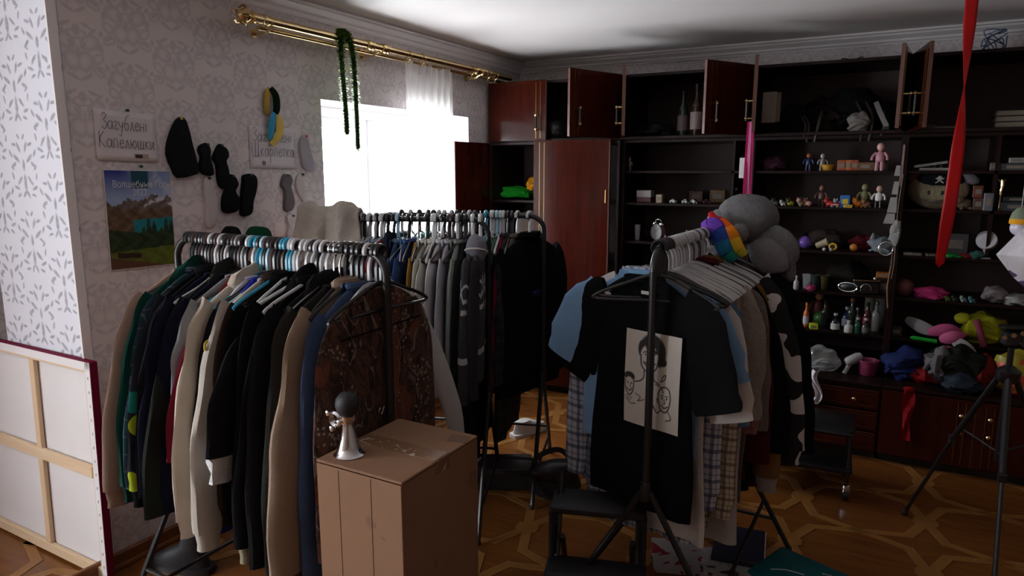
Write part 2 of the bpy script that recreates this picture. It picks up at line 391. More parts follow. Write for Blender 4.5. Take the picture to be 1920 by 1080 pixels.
YU, YB = -.55, -.80        # fronts of the upper and of the base units
def carcass(root, x0, x1, z0, z1, yf, shelves, dividers=(), back=True):
    xc = (x0+x1)/2; th = .018
    for x in (x0+th/2, x1-th/2):
        obj('side_panel', MB().box((x, yf/2, (z0+z1)/2), (th, -yf-.004, z1-z0)), M_vdark, root, False)
    for nm, z in (('bottom_panel', z0+th/2), ('top_panel', z1-th/2)):
        obj(nm, MB().box((xc, yf/2, z), (x1-x0-2*th, -yf-.006, th)), M_vdark, root, False)
    if back: obj('back_panel', MB().box((xc, -.012, (z0+z1)/2), (x1-x0-2*th, .008, z1-z0-2*th)), M_vback, root, False)
    for z in shelves:
        obj('shelf', MB().box((xc, (yf+.03)/2, z-th/2), (x1-x0-2*th, -yf-.05, th), 0, 0, .002), M_vdark, root, False)
    for x, za, zb in dividers:
        obj('divider', MB().box((x, (yf+.03)/2, (za+zb)/2), (th, -yf-.05, zb-za)), M_vdark, root, False)
def door(root, hx, hy, z0, z1, w, side, ang, handle_z=None, mat=None, strips=True):
    """side +1: hinged on its left edge, -1: on its right; ang opens it outwards"""
    th = .018
    d = obj('door', MB().box((side*w/2, -th/2-.001, (z1-z0)/2), (w, th, z1-z0), 0, 0, .002), mat or M_ven, root, False, loc=(hx, hy, z0), rot=(0, 0, -side*R(ang)))
    f = side*w
    for yy in (f-side*.0005,):
        obj('edge_band', MB().box((f, -th/2-.001, (z1-z0)/2), (.002, th+.001, z1-z0-.002)), M_edge, d, False)
    if strips:
        for q in (.045, .082):
            obj('brass_strip', MB().box((f-side*q, -th-.0015, (z1-z0)/2), (.0045, .003, (z1-z0)-.03)), M_brassd, d, False)
    if handle_z is not None:
        hx_ = f-side*.062
        h = obj('handle', MB().tube([(hx_, -th-.034, handle_z-.062), (hx_, -th-.034, handle_z+.062)], .008, 8), M_black, d)
        for dz in (-.05, .05):
            obj('handle_mount', MB().lathe([(.006,0),(.006,.03),(.009,.032),(.009,.044),(.003,.047)], 10, (hx_, -th, handle_z+dz), Matrix.Rotation(PI/2, 3, 'X')), M_brass, h)
    return d
XS = [0.03, 1.10, 1.98, 2.84, 3.76]
ZU0, ZU1 = 1.915, 2.35
# upper cupboards
up_lab = ['top cupboard in the room corner with a glossy closed left door', 'top cupboard standing open above the alarm clock shelf, bottles inside',
          'top cupboard standing open and stuffed with dark bags', 'top cupboard at the far right with a few papers inside']
UP = []
for i in range(4):
    r0 = thing('overhead_cupboard', up_lab[i], 'cupboard', (0,0,0), group='top row cupboards')
    carcass(r0, XS[i]+.001, XS[i+1]-.001, ZU0, ZU1, YU, []); UP.append(r0)
H = ZU1-ZU0-.012; z0, z1 = ZU0+.006, ZU1+.004
door(UP[0], XS[0]+.005, YU, z0, z1, .50, 1, 2, .13)
door(UP[0], XS[1]-.012, YU, z0, z1, .50, -1, 69, .13)
door(UP[1], XS[1]+.025, YU, z0, z1, .42, 1, 69, .13)
door(UP[1], XS[2]-.012, YU, z0, z1, .42, -1, 60, .13)
door(UP[2], XS[2]+.015, YU, z0, z1, .41, 1, 79, .13)
door(UP[2], XS[3]-.022, YU, z0, z1, .41, -1, 85, .13)
door(UP[3], XS[3]+.016, YU, z0, z1, .41, 1, 80, .13)
# wardrobe
WR = thing('wardrobe', 'tall mahogany wardrobe with one door swung against the window wall', 'wardrobe')
carcass(WR, XS[0]+.001, XS[1]-.001, .06, ZU0-.004, YU, [1.475, 1.05, .5])
obj('plinth', MB().box(((XS[0]+XS[1])/2, YU/2-.01, .03), (XS[1]-XS[0]-.004, -YU-.03, .058)), M_vdark, WR, False)
door(WR, XS[0]+.005, YU, .065, ZU0-.006, .46, 1, 92, None)
dr = door(WR, XS[1]-.06, YU-.012, .065, ZU0+.004, .585, -1, 4, None)
obj('edge_strip', MB().box((-.004, -.012, (ZU0-.06)/2), (.008, .028, ZU0-.07)), M_edge, dr, False)
obj('handle', MB().tube([(-.022, -.04, 1.41), (-.022, -.04, 1.5)], .004, 8), M_brassd, dr)
# shelf towers
SH = [1.70, 1.475, 1.20, .94, .69]
TW = []
tw_lab = ['open shelf tower with the alarm clock, beside the closed wardrobe door', 'open shelf tower crowded with toys and little bottles',
          'open shelf tower at the right holding the plush cow face']
for i in range(3):
    r0 = thing('shelf_tower', tw_lab[i], 'shelving', (0,0,0), group='open shelf towers')
    dv = [(1.86, 1.475, ZU0-.02)] if i == 0 else ([(3.30, 1.21, ZU0-.02)] if i == 2 else [])
    carcass(r0, XS[i+1]+.001, XS[i+2]-.001, .475, ZU0-.004, -.50, SH, dv); TW.append(r0)
# base cupboards
def knob(p, loc): obj('knob', MB().lathe([(.004,0),(.004,.012),(.011,.016),(.012,.024),(.007,.03),(0,.031)], 10, loc, Matrix.Rotation(PI/2, 3, 'X')), M_brass, p)
bl = ['low cupboard with pairs of little knobs under the alarm clock', 'low chest of three brass-trimmed drawers under the toy shelves', 'low cupboard with brass-striped doors at the right']
BASE = []
for i in range(3):
    a, b = XS[i+1]+.001, XS[i+2]-.001
    r0 = thing('base_cupboard', bl[i], 'cupboard', (0,0,0), group='base cupboards'); BASE.append(r0)
    obj('body', MB().box(((a+b)/2, YB/2, .255), (b-a, -YB-.004, .40)), M_vdark, r0, False)
    obj('plinth', MB().box(((a+b)/2, YB/2+.02, .028), (b-a-.02, -YB-.06, .054)), M_black, r0, False)
    obj('counter', MB().box(((a+b)/2, YB/2-.008, .465), (b-a, -YB+.012, .018), 0, 0, .003), M_vdark, r0, False)
for i, (xa, xb) in ((0, (XS[1], XS[2])), (1, (XS[2], 2.36)), (2, (XS[3], XS[4]))):
    w = (xb-xa)/2
    for k in range(2):
        d = door(BASE[i], xa+.004 if k == 0 else xb-.004, YB, .065, .45, w-.006, 1 if k == 0 else -1, 0, None, M_ven, i == 2)
        knob(d, ((1 if k == 0 else -1)*(w-.07), -.018, .30)); knob(d, ((1 if k == 0 else -1)*(w-.07), -.018, .2))
for k in range(3):
    zz = .12+.128*k
    d = obj('drawer', MB().box((2.60, YB-.010, zz), (.46, .018, .112), 0, 0, .003), M_ven, BASE[1], False)
    for dz in (-.036, .036): obj('brass_strip', MB().box((2.60, YB-.0205, zz+dz), (.43, .003, .0045)), M_brassd, d, False)
    knob(d, (2.70, YB-.019, zz)); knob(d, (2.46, YB-.019, zz))
# ================================================================= clothes racks
class Rack:
    def __init__(s, lab, P0, P1, H, short):
        s.P0, s.P1, s.H, s.short = Vector((*P0, H)), Vector((*P1, H)), H, short
        d = s.P1-s.P0; s.L = d.length; s.a = math.atan2(d.y, d.x)          # local +X runs along the rail
        r = s.root = thing('clothes_rack', lab, 'clothes rack', (P0[0], P0[1], 0), s.a, 'black clothes racks')
        L = s.L; c = .075; rr = .0135; zj = .62
        obj('rail', MB().tube([(c, 0, H), (L-c, 0, H)], rr, 10), M_black, r)
        for x0, sg in ((0, 1), (L, -1)):
            arc = [(x0+sg*(c-c*math.cos(t)), 0, H-c+c*math.sin(t)) for t in [PI/2*k/7 for k in range(8)]]
            obj('corner_bend', MB().tube(arc[::-1], rr, 10), M_black, r)
            obj('upright', MB().tube([(x0, 0, H-c), (x0, 0, zj)], rr, 10), M_black, r)
            obj('leg_joint', MB().lathe([(.018,-.035),(.02,-.03),(.02,.03),(.018,.035)], 10, (x0, 0, zj)), M_black, r)
            for sy in (1, -1):
                l = obj('leg', MB().tube([(x0, sy*.012, zj), (x0, sy*.36, .014)], .0115, 8), M_black, r)
                obj('foot_cap', MB().ball((x0, sy*.36, .014), .014, 8, 6), M_blackm, l)
            obj('cross_bar', MB().tube([(x0, -.29, .14), (x0, .29, .14)], .008, 8), M_black, r)
        obj('lower_rail', MB().tube([(0, .24, .22), (L, .24, .22)], .008, 8), M_black, r)
        obj('lower_rail', MB().tube([(0, -.24, .22), (L, -.24, .22)], .008, 8), M_black, r)
    def at(s, d): return s.P0 + (s.P1-s.P0)*(d/s.L)
RA = Rack('clothes rack behind the cardboard box, packed with jackets and sweatshirts', (.47,-3.56), (1.47,-3.55), 1.45, 'rack behind the cardboard box')
RB = Rack('clothes rack with white shirts, in front of the window', (.27,-2.76), (1.14,-2.40), 1.47, 'rack of white shirts')
RC = Rack('clothes rack ending in a big black jacket by the wardrobe', (.34,-2.27), (1.22,-1.97), 1.465, 'rack by the wardrobe')
RD = Rack('clothes rack with the black printed T-shirt in front', (2.16,-3.05), (2.17,-2.08), 1.45, 'rack of printed tees')

HC = {'white': plain(S(188,188,190), .35, var=.05), 'black': plain((.012,.012,.013), .3, var=.2), 'grey': plain(S(120,120,122), .35), 'teal': plain(S(40,140,170), .35),
      'brown': plain(S(58,38,34), .4), 'wire': plain(S(190,190,195), .22, 1.0), 'pale blue': plain(S(150,190,205), .35)}
_HM = {}
def hanger_meshes(col, slim, low=False):
    k = (col, slim, low)
    if k in _HM: return _HM[k]
    r = .003 if slim else .006
    hook = [(.023*math.cos(a), 0, .023*math.sin(a)+.001) for a in [R(200)-R(245)*q/16 for q in range(17)]]
    hook = [(-p[0], 0, p[2]) for p in hook][::1] + [(-.004, 0, -.034), (0, 0, -.05), (0, 0, -.09)]
    hm = MB().tube(hook, r, 6, flat=1.5 if not slim else 1)
    sh = smooth_path([(-.205,0,-.165),(-.12,0,-.128),(0,0,-.09),(.12,0,-.128),(.205,0,-.165),(.20,0,-.182),(0,0,-.176),(-.20,0,-.182)], 4, True)
    if low: sh = smooth_path([(-.19,0,-.184),(-.11,0,-.150),(0,0,-.10),(.11,0,-.150),(.19,0,-.184),(.185,0,-.195),(0,0,-.19),(-.185,0,-.195)], 4, True)
    _HM[k] = (mesh_of('hook', hm, HC[col]), mesh_of('arms', MB().tube(sh, r, 6, True), HC[col])); return _HM[k]
def hanger(rack, d, col, label, tw=0.0, slim=False, low=False):
    p = rack.at(d)
    r = thing('clothes_hanger', label, 'hanger', (p.x, p.y, p.z), rack.a-PI/2+tw, 'hangers on the '+rack.short)
    a, b = hanger_meshes(col, slim, low); obj('hook', a, None, r, loc=(0, 0, .0)); obj('arms', b, None, r); return r

def rib(col): return fabric(col, .95, .4, .25, 30.0)
def loft_body(shw, bw, hw, L, th, seed, fold=.010, n=30, neck=.07, hem_wave=.012, flat=2.8, zt=-.112):
    rnd = random.Random(seed); RS = []; ph = [rnd.uniform(0, 6.28) for _ in range(4)]
    zs = [0,.012,.026,.042,.058,.074,.09,.12,.17,.24] + [.24+(L-.24)*k/11 for k in range(1, 12)]
    for i, z in enumerate(zs):
        if z <= .074: q = z/.074; w = neck + (shw-neck)*(q**.85); tt = .012 + (th*.75-.012)*q
        elif z <= .24: q = (z-.074)/.166; w = shw + (bw-shw)*q; tt = th*(.75+.25*q)
        else: q = (z-.24)/(L-.24); w = bw + (hw-bw)*q + .008*math.sin(5*q+ph[0]); tt = th*(1.0+.15*math.sin(4*q+ph[1]))
        amp = fold*min(1, max(0, (z-.05)/.35)); ring = []
        for k in range(n):
            a = 2*PI*k/n; ca, sa = math.cos(a), math.sin(a)
            x = w*math.copysign(abs(ca)**(2/flat), ca); y = tt*math.copysign(abs(sa)**(2/flat), sa)
            y += amp*(math.sin(9*x/w*1.3+ph[2]+z*2.5)+.6*math.sin(17*x/w+ph[3]-z*4)) + .006*noise.noise(Vector((x*14, y*9, z*8+seed)))
            x += .006*noise.noise(Vector((seed*1.3, a*2, z*6)))*min(1, z*8)
            zz = zt-z
            if i == len(zs)-1: zz += hem_wave*noise.noise(Vector((x*9, y*9, seed*2.2)))
            if z < .08: zz -= .5*abs(x)*.0
            ring.append((x, y, zz))
        RS.append(ring)
    return RS
def loft_sleeve(sg, shw, th, ln, seed, out=.11, r0=.085, r1=.052, short=False, ry=None, zt=-.112, n=14, swing=0.0):
    rnd = random.Random(seed*7+sg); ph = rnd.uniform(0, 6.28); oo = out*rnd.uniform(.8, 1.15); sw = swing+rnd.uniform(-.012, .012)
    if short: P = [(shw-.05, 0, zt-.10), (shw+.03, 0, zt-.15), (shw+.085, 0, zt-.10-ln*.8), (shw+.105, sw, zt-.10-ln)]
    else: P = [(shw-.055, 0, zt-.11), (shw-.005, 0, zt-.17), (shw+oo*.45, 0, zt-.11-ln*.35), (shw+oo*.85, sw*.6, zt-.11-ln*.68), (shw+oo, sw, zt-.11-ln)]
    P = smooth_path(P, 5 if not short else 3); m = len(P); RS = []
    yr = ry or th*1.02
    for i, p in enumerate(P):
        q = i/(m-1); a = P[max(0, i-1)]; b = P[min(m-1, i+1)]; t = (b-a).normalized()
        nx = Vector((-t.z, 0, t.x)).normalized(); rn = r0+(r1-r0)*q; rn *= 1+.035*math.sin(9*q+ph)+.035*math.sin(23*q+2*ph)
        ryy = yr*(.8+.35*q) * (1+.12*math.sin(11*q+ph)); ring = []
        for k in range(n):
            an = 2*PI*k/n; w = 1+.10*noise.noise(Vector((math.cos(an)*1.5+seed, math.sin(an)*1.5, q*6)))
            v = p + nx*(math.cos(an)*rn*w) + Vector((0, math.sin(an)*ryy*w, 0)); ring.append((sg*v.x, v.y, v.z))
        RS.append(ring)
    return RS, P[-1], (P[-1]-P[-2]).normalized()
def garment(rack, d, label, cat, mat, name='sweatshirt', hc='white', L=.66, shw=.205, bw=.225, hw=.23, th=.017, sl='long', sleeve=.60, out=.11,
            cuff=None, hem=None, collar=None, smat=None, seed=None, tw=None, hl=None, fold=.008, r0=.085, r1=.052, slim=False, noh=False, cmat=None, neck=.07, swing=0.0, sry=None, dx=0.0):
    seed = seed if seed is not None else int(d*1000)+int(rack.P0.x*100)
    rnd = random.Random(seed); tw = rnd.uniform(-.07, .07) if tw is None else tw
    p = rack.at(d); r = thing(name, label, cat, (p.x, p.y, p.z), rack.a-PI/2+tw, 'clothes on the '+rack.short)
    RS = loft_body(shw, bw, hw, L, th, seed, fold, neck=neck)
    obj('body', MB().rings(RS), mat, r)
    if hem:
        last = RS[-1]; H = []
        for k, (dz, s_) in enumerate(((.004, .97), (-.01, .98), (-.035, .955), (-.055, .94))):
            H.append([(x*s_, y*s_*.98, z+dz) for x, y, z in last])
        obj('hem_band', MB().rings(H), hem, r)
    if sl != 'none':
        for sg in (1, -1):
            SR, e, t_ = loft_sleeve(sg, shw, th, sleeve, seed, out[0 if sg > 0 else 1] if isinstance(out, tuple) else out, r0, r1, sl == 'short', sry, swing=swing)
            so = obj('sleeve', MB().rings(SR), smat or mat, r)
            if cuff:
                last = SR[-1]; n = len(last); c = Vector((sum(q[0] for q in last)/n, sum(q[1] for q in last)/n, sum(q[2] for q in last)/n)); tv = Vector((sg*t_.x, t_.y, t_.z)); C = []
                for k, (dd, s_) in enumerate(((-.004, .9), (.012, .84), (.04, .72), (.062, .74))):
                    C.append([tuple(c+tv*dd+(Vector(q)-c)*s_) for q in last])
                obj('cuff', MB().rings(C), cuff, so)
    zt = -.112; cm = cmat or mat
    if collar == 'crew':
        obj('neckband', MB().tube([(neck*.98*math.cos(a), .014*math.sin(a), zt+.002-.012*(math.sin(a) < 0)) for a in [2*PI*k/20 for k in range(20)]], .008, 6, True), cm, r)
    elif collar == 'hood':
        m = MB(); m.ball((0, th*.7, zt-.03), (.115, th*.9+.012, .085), 16, 9, bump=.25, seed=seed); obj('hood', m, cm, r)
        for sg in (1, -1): obj('drawstring', MB().tube(smooth_path([(sg*.045, -th-.008, zt-.05), (sg*.05, -th-.016, zt-.12), (sg*.04, -th-.014, zt-.2)], 4), .0028, 5), HC['grey'], r)
    elif collar == 'shirt':
        for sg in (1, -1):
            poly = [(sg*.008, zt+.012), (sg*.075, zt+.02), (sg*.085, zt-.012), (sg*.06, zt-.06), (sg*.028, zt-.03)]
            obj('collar_leaf', MB().prism(poly, -th*.7-.004, -th*.7-.010), cm, r)
        obj('collar_stand', MB().tube([(neck*.95*math.cos(a), .016*math.sin(a), zt+.008) for a in [2*PI*k/20 for k in range(20)]], .013, 6, True), cm, r)
        obj('placket', MB().box((0, -th-.006, zt-.05-L*.42), (.034, .008, L*.84), 0, 0, .002), mat, r)
    elif collar == 'stand':
        obj('stand_collar', MB().tube([(neck*1.0*math.cos(a), .018*math.sin(a), zt+.012) for a in [2*PI*k/20 for k in range(20)]], .02, 6, True), cm, r)
        obj('zip', MB().box((0, -th-.008, zt-.03-L*.46), (.010, .006, L*.9)), M_brassd, r)
    if not noh: hanger(rack, d, hc, hl or ' '.join(f'{hc} hanger carrying the {label}'.split()[:15]), tw, slim, rack is not RD)
    if dx:
        for ch in r.children: ch.location.x = dx
    return r
# ================================================================= patterned cloth
def plaid(base, c1, c2, cw=.055, name='plaid_cloth'):
    t = NT(name); o = t.xyz(t.coord()); wob = t.math('MULTIPLY', t.noise(t.coord(), 7.0), .02)
    def band(s, off, w): 
        f = t.math('FRACT', t.math('ADD', t.math('DIVIDE', t.math('ADD', s, wob), cw), off)); return t.math('LESS_THAN', f, w)
    x = t.math('ADD', o[0], o[1])
    c = t.mix(t.math('MULTIPLY', band(x, 0, .26), .7), base, c1); c = t.mix(t.math('MULTIPLY', band(o[2], 0, .26), .7), c, c1)
    c = t.mix(t.math('MULTIPLY', band(x, .45, .07), .6), c, c2); c = t.mix(t.math('MULTIPLY', band(o[2], .45, .07), .6), c, c2)
    t.set(c, .9, 0, .25); t.bump(t.noise(t.coord(), 10, 4.0), .25, .012); return t.m
def camo():
    t = NT('camo_cloth'); co = t.coord(); w = t.scale(co, (1, 1, .55))
    a = t.noise(w, 11.0, 5.0, .65, 1.2); b = t.noise(t.scale(co, (1, 1, .3)), 22.0, 4.0, .7, .8); c = t.noise(w, 5.0, 3.0, .6, .5)
    col = t.ramp(a, [(.30, S(30,23,22)), (.42, S(60,42,35)), (.50, S(91,63,51)), (.58, S(46,35,31)), (.68, S(121,99,82)), (.78, S(165,149,132))])
    col = t.mix(t.math('GREATER_THAN', b, .60), col, S(35,27,26)); col = t.mix(t.math('MULTIPLY', t.math('GREATER_THAN', c, .60), .55), col, S(126,71,49))
    tw = t.math('ABSOLUTE', t.math('SUBTRACT', t.noise(t.scale(co, (1.0, 1.0, .6)), 6.0, 1.5, .5, 1.5), .5)); col = t.mix(t.math('MULTIPLY', t.math('LESS_THAN', tw, .008), t.math('GREATER_THAN', b, .47)), col, S(120,108,98))
    sp = t.math('MULTIPLY', t.math('LESS_THAN', t.vor(co, 60.0), .3), t.math('GREATER_THAN', t.noise(co, 7.0, 2.0), .56)); col = t.mix(t.math('MULTIPLY', sp, .6), col, S(171,157,143))
    t.set(col, .9, 0, .25); t.bump(t.noise(co, 8, 4.0), .3, .012); return t.m
def cow():
    t = NT('cow_print'); a = t.noise(t.coord(), 7.5, 1.5, .4, .3)
    t.set(t.mix(t.math('GREATER_THAN', a, .50), (.012,.012,.013), S(196,192,192)), .9, 0, .3); t.bump(t.noise(t.coord(), 60, 3.0), .5, .01); return t.m
def fleece(c): return fabric(c, 1.0, .9, .28, 38.0)
def nordic():
    t = NT('nordic_knit'); o = t.xyz(t.coord()); z = t.math('ADD', o[2], 0); x = t.math('ADD', o[0], t.math('MULTIPLY', o[1], 1.3))
    tri = t.math('ABSOLUTE', t.math('SUBTRACT', t.math('FRACT', t.math('MULTIPLY', x, 16.0)), .5))
    z1 = t.math('ADD', z, .30); d = t.math('ABSOLUTE', t.math('SUBTRACT', t.math('ABSOLUTE', z1), t.math('MULTIPLY', tri, .09)))
    zig = t.math('MULTIPLY', t.math('LESS_THAN', d, .010), t.math('LESS_THAN', t.math('ABSOLUTE', z1), .06))
    z2 = t.math('ABSOLUTE', t.math('ADD', z, .60)); band = t.math('LESS_THAN', z2, .014); dots = t.math('MULTIPLY', t.math('LESS_THAN', t.math('ABSOLUTE', t.math('ADD', z, .39)), .012), t.math('GREATER_THAN', tri, .28))
    m = t.math('MAXIMUM', t.math('MAXIMUM', zig, band), dots); m = t.math('MULTIPLY', m, t.math('ADD', .4, t.noise(t.coord(), 90.0)))
    t.set(t.mix(m, S(66,66,70), S(205,205,210)), .95, 0, .2); t.bump(t.noise(t.coord(), 120, 2.0), .6, .01); return t.m
def prints(base, cols, sc_=14.0):
    t = NT('printed_cloth'); nd = t.n('ShaderNodeTexVoronoi'); t.l(t.coord(), nd.inputs['Vector']); nd.inputs['Scale'].default_value = sc_
    r = t.ramp(nd.outputs['Color'], [(k/len(cols), c) for k, c in enumerate(cols)], 'CONSTANT')
    t.set(t.mix(t.math('LESS_THAN', nd.outputs['Distance'], .42), base, r), .92, 0, .2); t.bump(t.noise(t.coord(), 9, 3.0), .25, .012); return t.m
def denim(c): return fabric(c, .95, .35, .3, 24.0)
BK = fabric((.007,.007,.008), 1.0, .3, .25); BK2 = fabric((.012,.012,.014), 1.0, .3, .25); NV = fabric(S(26,29,44), .95); CH = fabric(S(40,42,44), .95)
M_camo = camo(); M_cow = cow()
M_plaid_b = plaid(S(176,180,192), S(52,60,92), S(30,34,52)); M_plaid_t = plaid(S(172,160,140), S(80,66,60), S(40,36,40), .045); M_plaid_n = plaid(S(40,50,62), S(20,60,66), S(90,104,120), .06)

# ----------------------------------------------------------------- rack behind the cardboard box
g = lambda *a, **k: garment(RA, *a, **k)
g(.075, 'tan long-sleeved pullover at the wall end of the row', 'pullover', fabric(S(158,132,118)), 'pullover', 'black', cuff=rib(S(158,132,118)), sleeve=.62, out=.13, collar='crew', tw=-.05)
g(.11, 'bottle green hoodie beside the tan pullover', 'hoodie', fabric(S(16,62,52)), 'hoodie', 'black', cuff=rib(S(14,50,44)), collar='hood', sleeve=.60, out=.11)
g(.145, 'navy checked flannel shirt with a blue-grey yoke', 'shirt', M_plaid_n, 'flannel_shirt', 'black', collar='shirt', sleeve=.6)
g(.18, 'black sweatshirt with teal and lime prints on the sleeve', 'sweatshirt', BK, 'sweatshirt', 'black', smat=prints((.012,.014,.02), [S(20,110,100), S(150,170,30), (.01,.01,.012), (.01,.01,.012), S(30,60,70)], 11.0), cuff=BK, collar='crew')
g(.215, 'black zipped jacket with grey piping, next to the teal print', 'jacket', BK2, 'zipped_jacket', 'white', collar='stand', L=.7, sleeve=.62)
g(.25, 'dark navy sweatshirt with long sleeves', 'sweatshirt', NV, 'sweatshirt', 'brown', collar='crew', cuff=NV)
g(.285, 'long dark olive parka reaching lowest near the wall', 'parka', fabric(S(36,40,36)), 'parka', 'black', L=.74, sleeve=.66, collar='hood', out=.13)
g(.32, 'midnight blue knitted jumper', 'jumper', fabric(S(24,26,40), .95, .5), 'jumper', 'black', collar='crew', cuff=rib(S(24,26,40)))
g(.355, 'heather grey baseball shirt with crimson lower sleeve', 'shirt', fabric(S(128,128,132)), 'baseball_shirt', 'grey', sleeve=.36, out=.07, smat=fabric(S(128,128,132)), cuff=rib(S(104,22,38)), collar='crew')
g(.375, 'crimson sweatshirt squeezed behind the cream hoodie', 'sweatshirt', fabric(S(96,18,34)), 'sweatshirt', 'black', sleeve=.46, out=.13, shw=.165, collar='crew')
g(.41, 'cream hoodie with wide cuffs', 'hoodie', fabric(S(190,178,162)), 'hoodie', 'white', collar='hood', sleeve=.64, out=.12, cuff=rib(S(196,186,172)), r0=.095, th=.022)
g(.45, 'white raglan top with a black sleeve panel', 'top', fabric(S(190,190,200)), 'raglan_top', 'teal', sleeve=.56, shw=.18, smat=BK, collar='crew')
g(.48, 'royal blue sweatshirt showing only its lower sleeve', 'sweatshirt', fabric(S(34,46,150)), 'sweatshirt', 'pale blue', sleeve=.64, out=.12, shw=.165, collar='crew', cuff=rib(S(34,46,150)))
g(.515, 'pale stone sweatshirt with full sleeves', 'sweatshirt', fabric(S(178,170,160)), 'sweatshirt', 'black', sleeve=.66, out=.15, r0=.10, th=.027, collar='crew', cuff=rib(S(182,176,166)))
g(.555, 'dark brown bomber jacket with yellow embroidery', 'jacket', fabric(S(50,36,28)), 'bomber_jacket', 'brown', collar='stand', out=.06, cuff=rib(S(30,24,20)))
obj('embroidery', MB().tube(smooth_path([(.30,-.022,-.30),(.292,-.03,-.28),(.277,-.032,-.275),(.275,-.03,-.295),(.285,-.028,-.315)], 4), .004, 5), plain(S(200,170,40), .7), bpy.data.objects['bomber_jacket'])
g(.59, 'black track jacket with white piping along the sleeve', 'jacket', BK, 'track_jacket', 'teal', collar='stand', out=.05)
g(.625, 'black blouse with a crumpled white frilled cuff poking out', 'blouse', BK2, 'frilled_blouse', 'white', sleeve=.38, out=.17, L=.6, collar='crew', r1=.06, cuff=fabric(S(206,206,206), .9, .9, .15, 30.0))
for ch in bpy.data.objects['frilled_blouse'].children:
    for cf in ch.children:
        for v in cf.data.vertices:
            q = noise.noise(v.co*38); v.co += Vector((.012*q, .010*noise.noise(v.co*50), -.0)); v.co.z -= .09*max(0, (-.60-v.co.z))*4
g(.665, 'huge black hoodie with a beige waistband', 'hoodie', BK, 'hoodie', 'white', sleeve=.68, out=.09, L=.74, hem=rib(S(150,144,120)), cuff=rib(S(150,144,120)), collar='hood', r0=.105, th=.026)
g(.71, 'long black coat hanging nearly to the floor', 'coat', BK, 'long_coat', 'black', L=1.18, hw=.27, sleeve=.66, collar='stand', th=.025)
g(.755, 'black fleece jacket between the long coat and the charcoal one', 'jacket', BK2, 'fleece_jacket', 'white', L=.78, sleeve=.72, r0=.105, th=.024, collar='hood')
g(.81, 'dark charcoal sweatshirt beside the khaki jacket', 'sweatshirt', fabric(S(44,44,42)), 'sweatshirt', 'wire', slim=True, L=.78, sleeve=.74, r0=.10, th=.023, collar='crew', out=.10)
g(.862, 'khaki brown windbreaker with a gathered cuff', 'windbreaker', fabric(S(140,120,102), .8), 'windbreaker', 'black', sleeve=.70, r0=.11, r1=.075, L=.76, th=.034, cuff=rib(S(96,80,66)), collar='stand', out=.14, sry=.036)
g(.905, 'slate blue jacket hanging below the camouflage shirt', 'jacket', denim(S(66,84,116)), 'denim_jacket', 'black', sleeve=.76, L=.82, hw=.26, collar='shirt', r0=.085, th=.02, out=.07)
g(.932, 'white long-sleeved shirt peeking out behind the camouflage', 'shirt', fabric(S(196,194,192)), 'white_shirt', 'white', shw=.22, bw=.235, sleeve=.70, L=.6, out=(-.10,.27), collar='crew', r0=.075, r1=.05, th=.014, dx=-.045)
cg = g(.962, 'brown woodland camouflage shirt at the near end of the row', 'shirt', M_camo, 'camouflage_shirt', 'black', L=.70, shw=.215, bw=.25, hw=.275, th=.016, sleeve=.66, out=.05, r0=.075, r1=.05, tw=.03, fold=.006, sry=.018, neck=.075)
for dx in (-.028, .012, .034): obj('eyelet', MB().tube([(dx+.009*math.cos(a), .024, -.50+.011*math.sin(a)) for a in [2*PI*k/12 for k in range(12)]], .0022, 5, True), HC['wire'], cg)
obj('back_seam', MB().box((0, .022, -.235), (.40, .004, .004)), BK, cg)
# spare hangers along that rail
spare = [(.09,'black'),(.127,'brown'),(.163,'black'),(.198,'brown'),(.232,'black'),(.268,'white'),(.30,'black'),(.338,'brown'),(.43,'teal'),(.465,'black'),(.5,'brown'),(.535,'black'),(.575,'teal'),(.608,'white'),(.69,'white'),(.73,'white'),(.785,'wire'),(.835,'black'),(.885,'black'),(.98,'black')]
for k, (d, c) in enumerate(spare):
    hanger(RA, d, c, f'empty {c} hanger on the rail behind the cardboard box, {ORD[k] if k < 20 else "twenty-"+ORD[k-20]} spare from the wall end', random.uniform(-.25, .25), c == 'wire', d < .55)

# ----------------------------------------------------------------- rack of white shirts
g = lambda *a, **k: garment(RB, *a, **k)
g(.06, 'orange sweatshirt at the wall end of the rack', 'sweatshirt', fabric(S(222,92,44)), 'sweatshirt', 'white', L=.5, sleeve=.5, collar='crew')
g(.33, 'dark plum sweater beside the draped cream blanket', 'sweater', fabric(S(44,34,48)), 'sweater', 'black', collar='crew')
g(.36, 'slate blue knit cardigan below the white hangers', 'cardigan', fabric(S(110,124,142)), 'cardigan', 'white', collar='crew')
g(.39, 'pale blue denim shirt with faded shoulders', 'shirt', fabric(S(140,156,176)), 'denim_shirt', 'white', collar='shirt')
g(.42, 'bright red sweatshirt in front of the window', 'sweatshirt', fabric(S(164,16,36)), 'sweatshirt', 'white', collar='crew')
g(.45, 'ink navy hooded jacket beside the red sweatshirt', 'jacket', fabric(S(30,36,48)), 'hooded_jacket', 'black', collar='hood')
r_ = g(.50, 'patchwork denim shirt with light blue squares', 'shirt', prints(S(42,60,86), [S(92,118,148), S(42,60,86), S(60,82,112), S(42,60,86)], 8.0), 'patchwork_shirt', 'pale blue', collar='shirt', L=.62, th=.024)
g(.555, 'cobalt blue shirt with darker blots', 'shirt', prints(S(52,76,128), [S(40,56,100), S(70,100,150), S(52,76,128)], 9.0), 'blotted_shirt', 'black', collar='shirt', L=.6)
g(.60, 'mustard yellow jumper half hidden by the cobalt shirt', 'jumper', fabric(S(140,104,42)), 'jumper', 'wire', slim=True, collar='crew', L=.6)
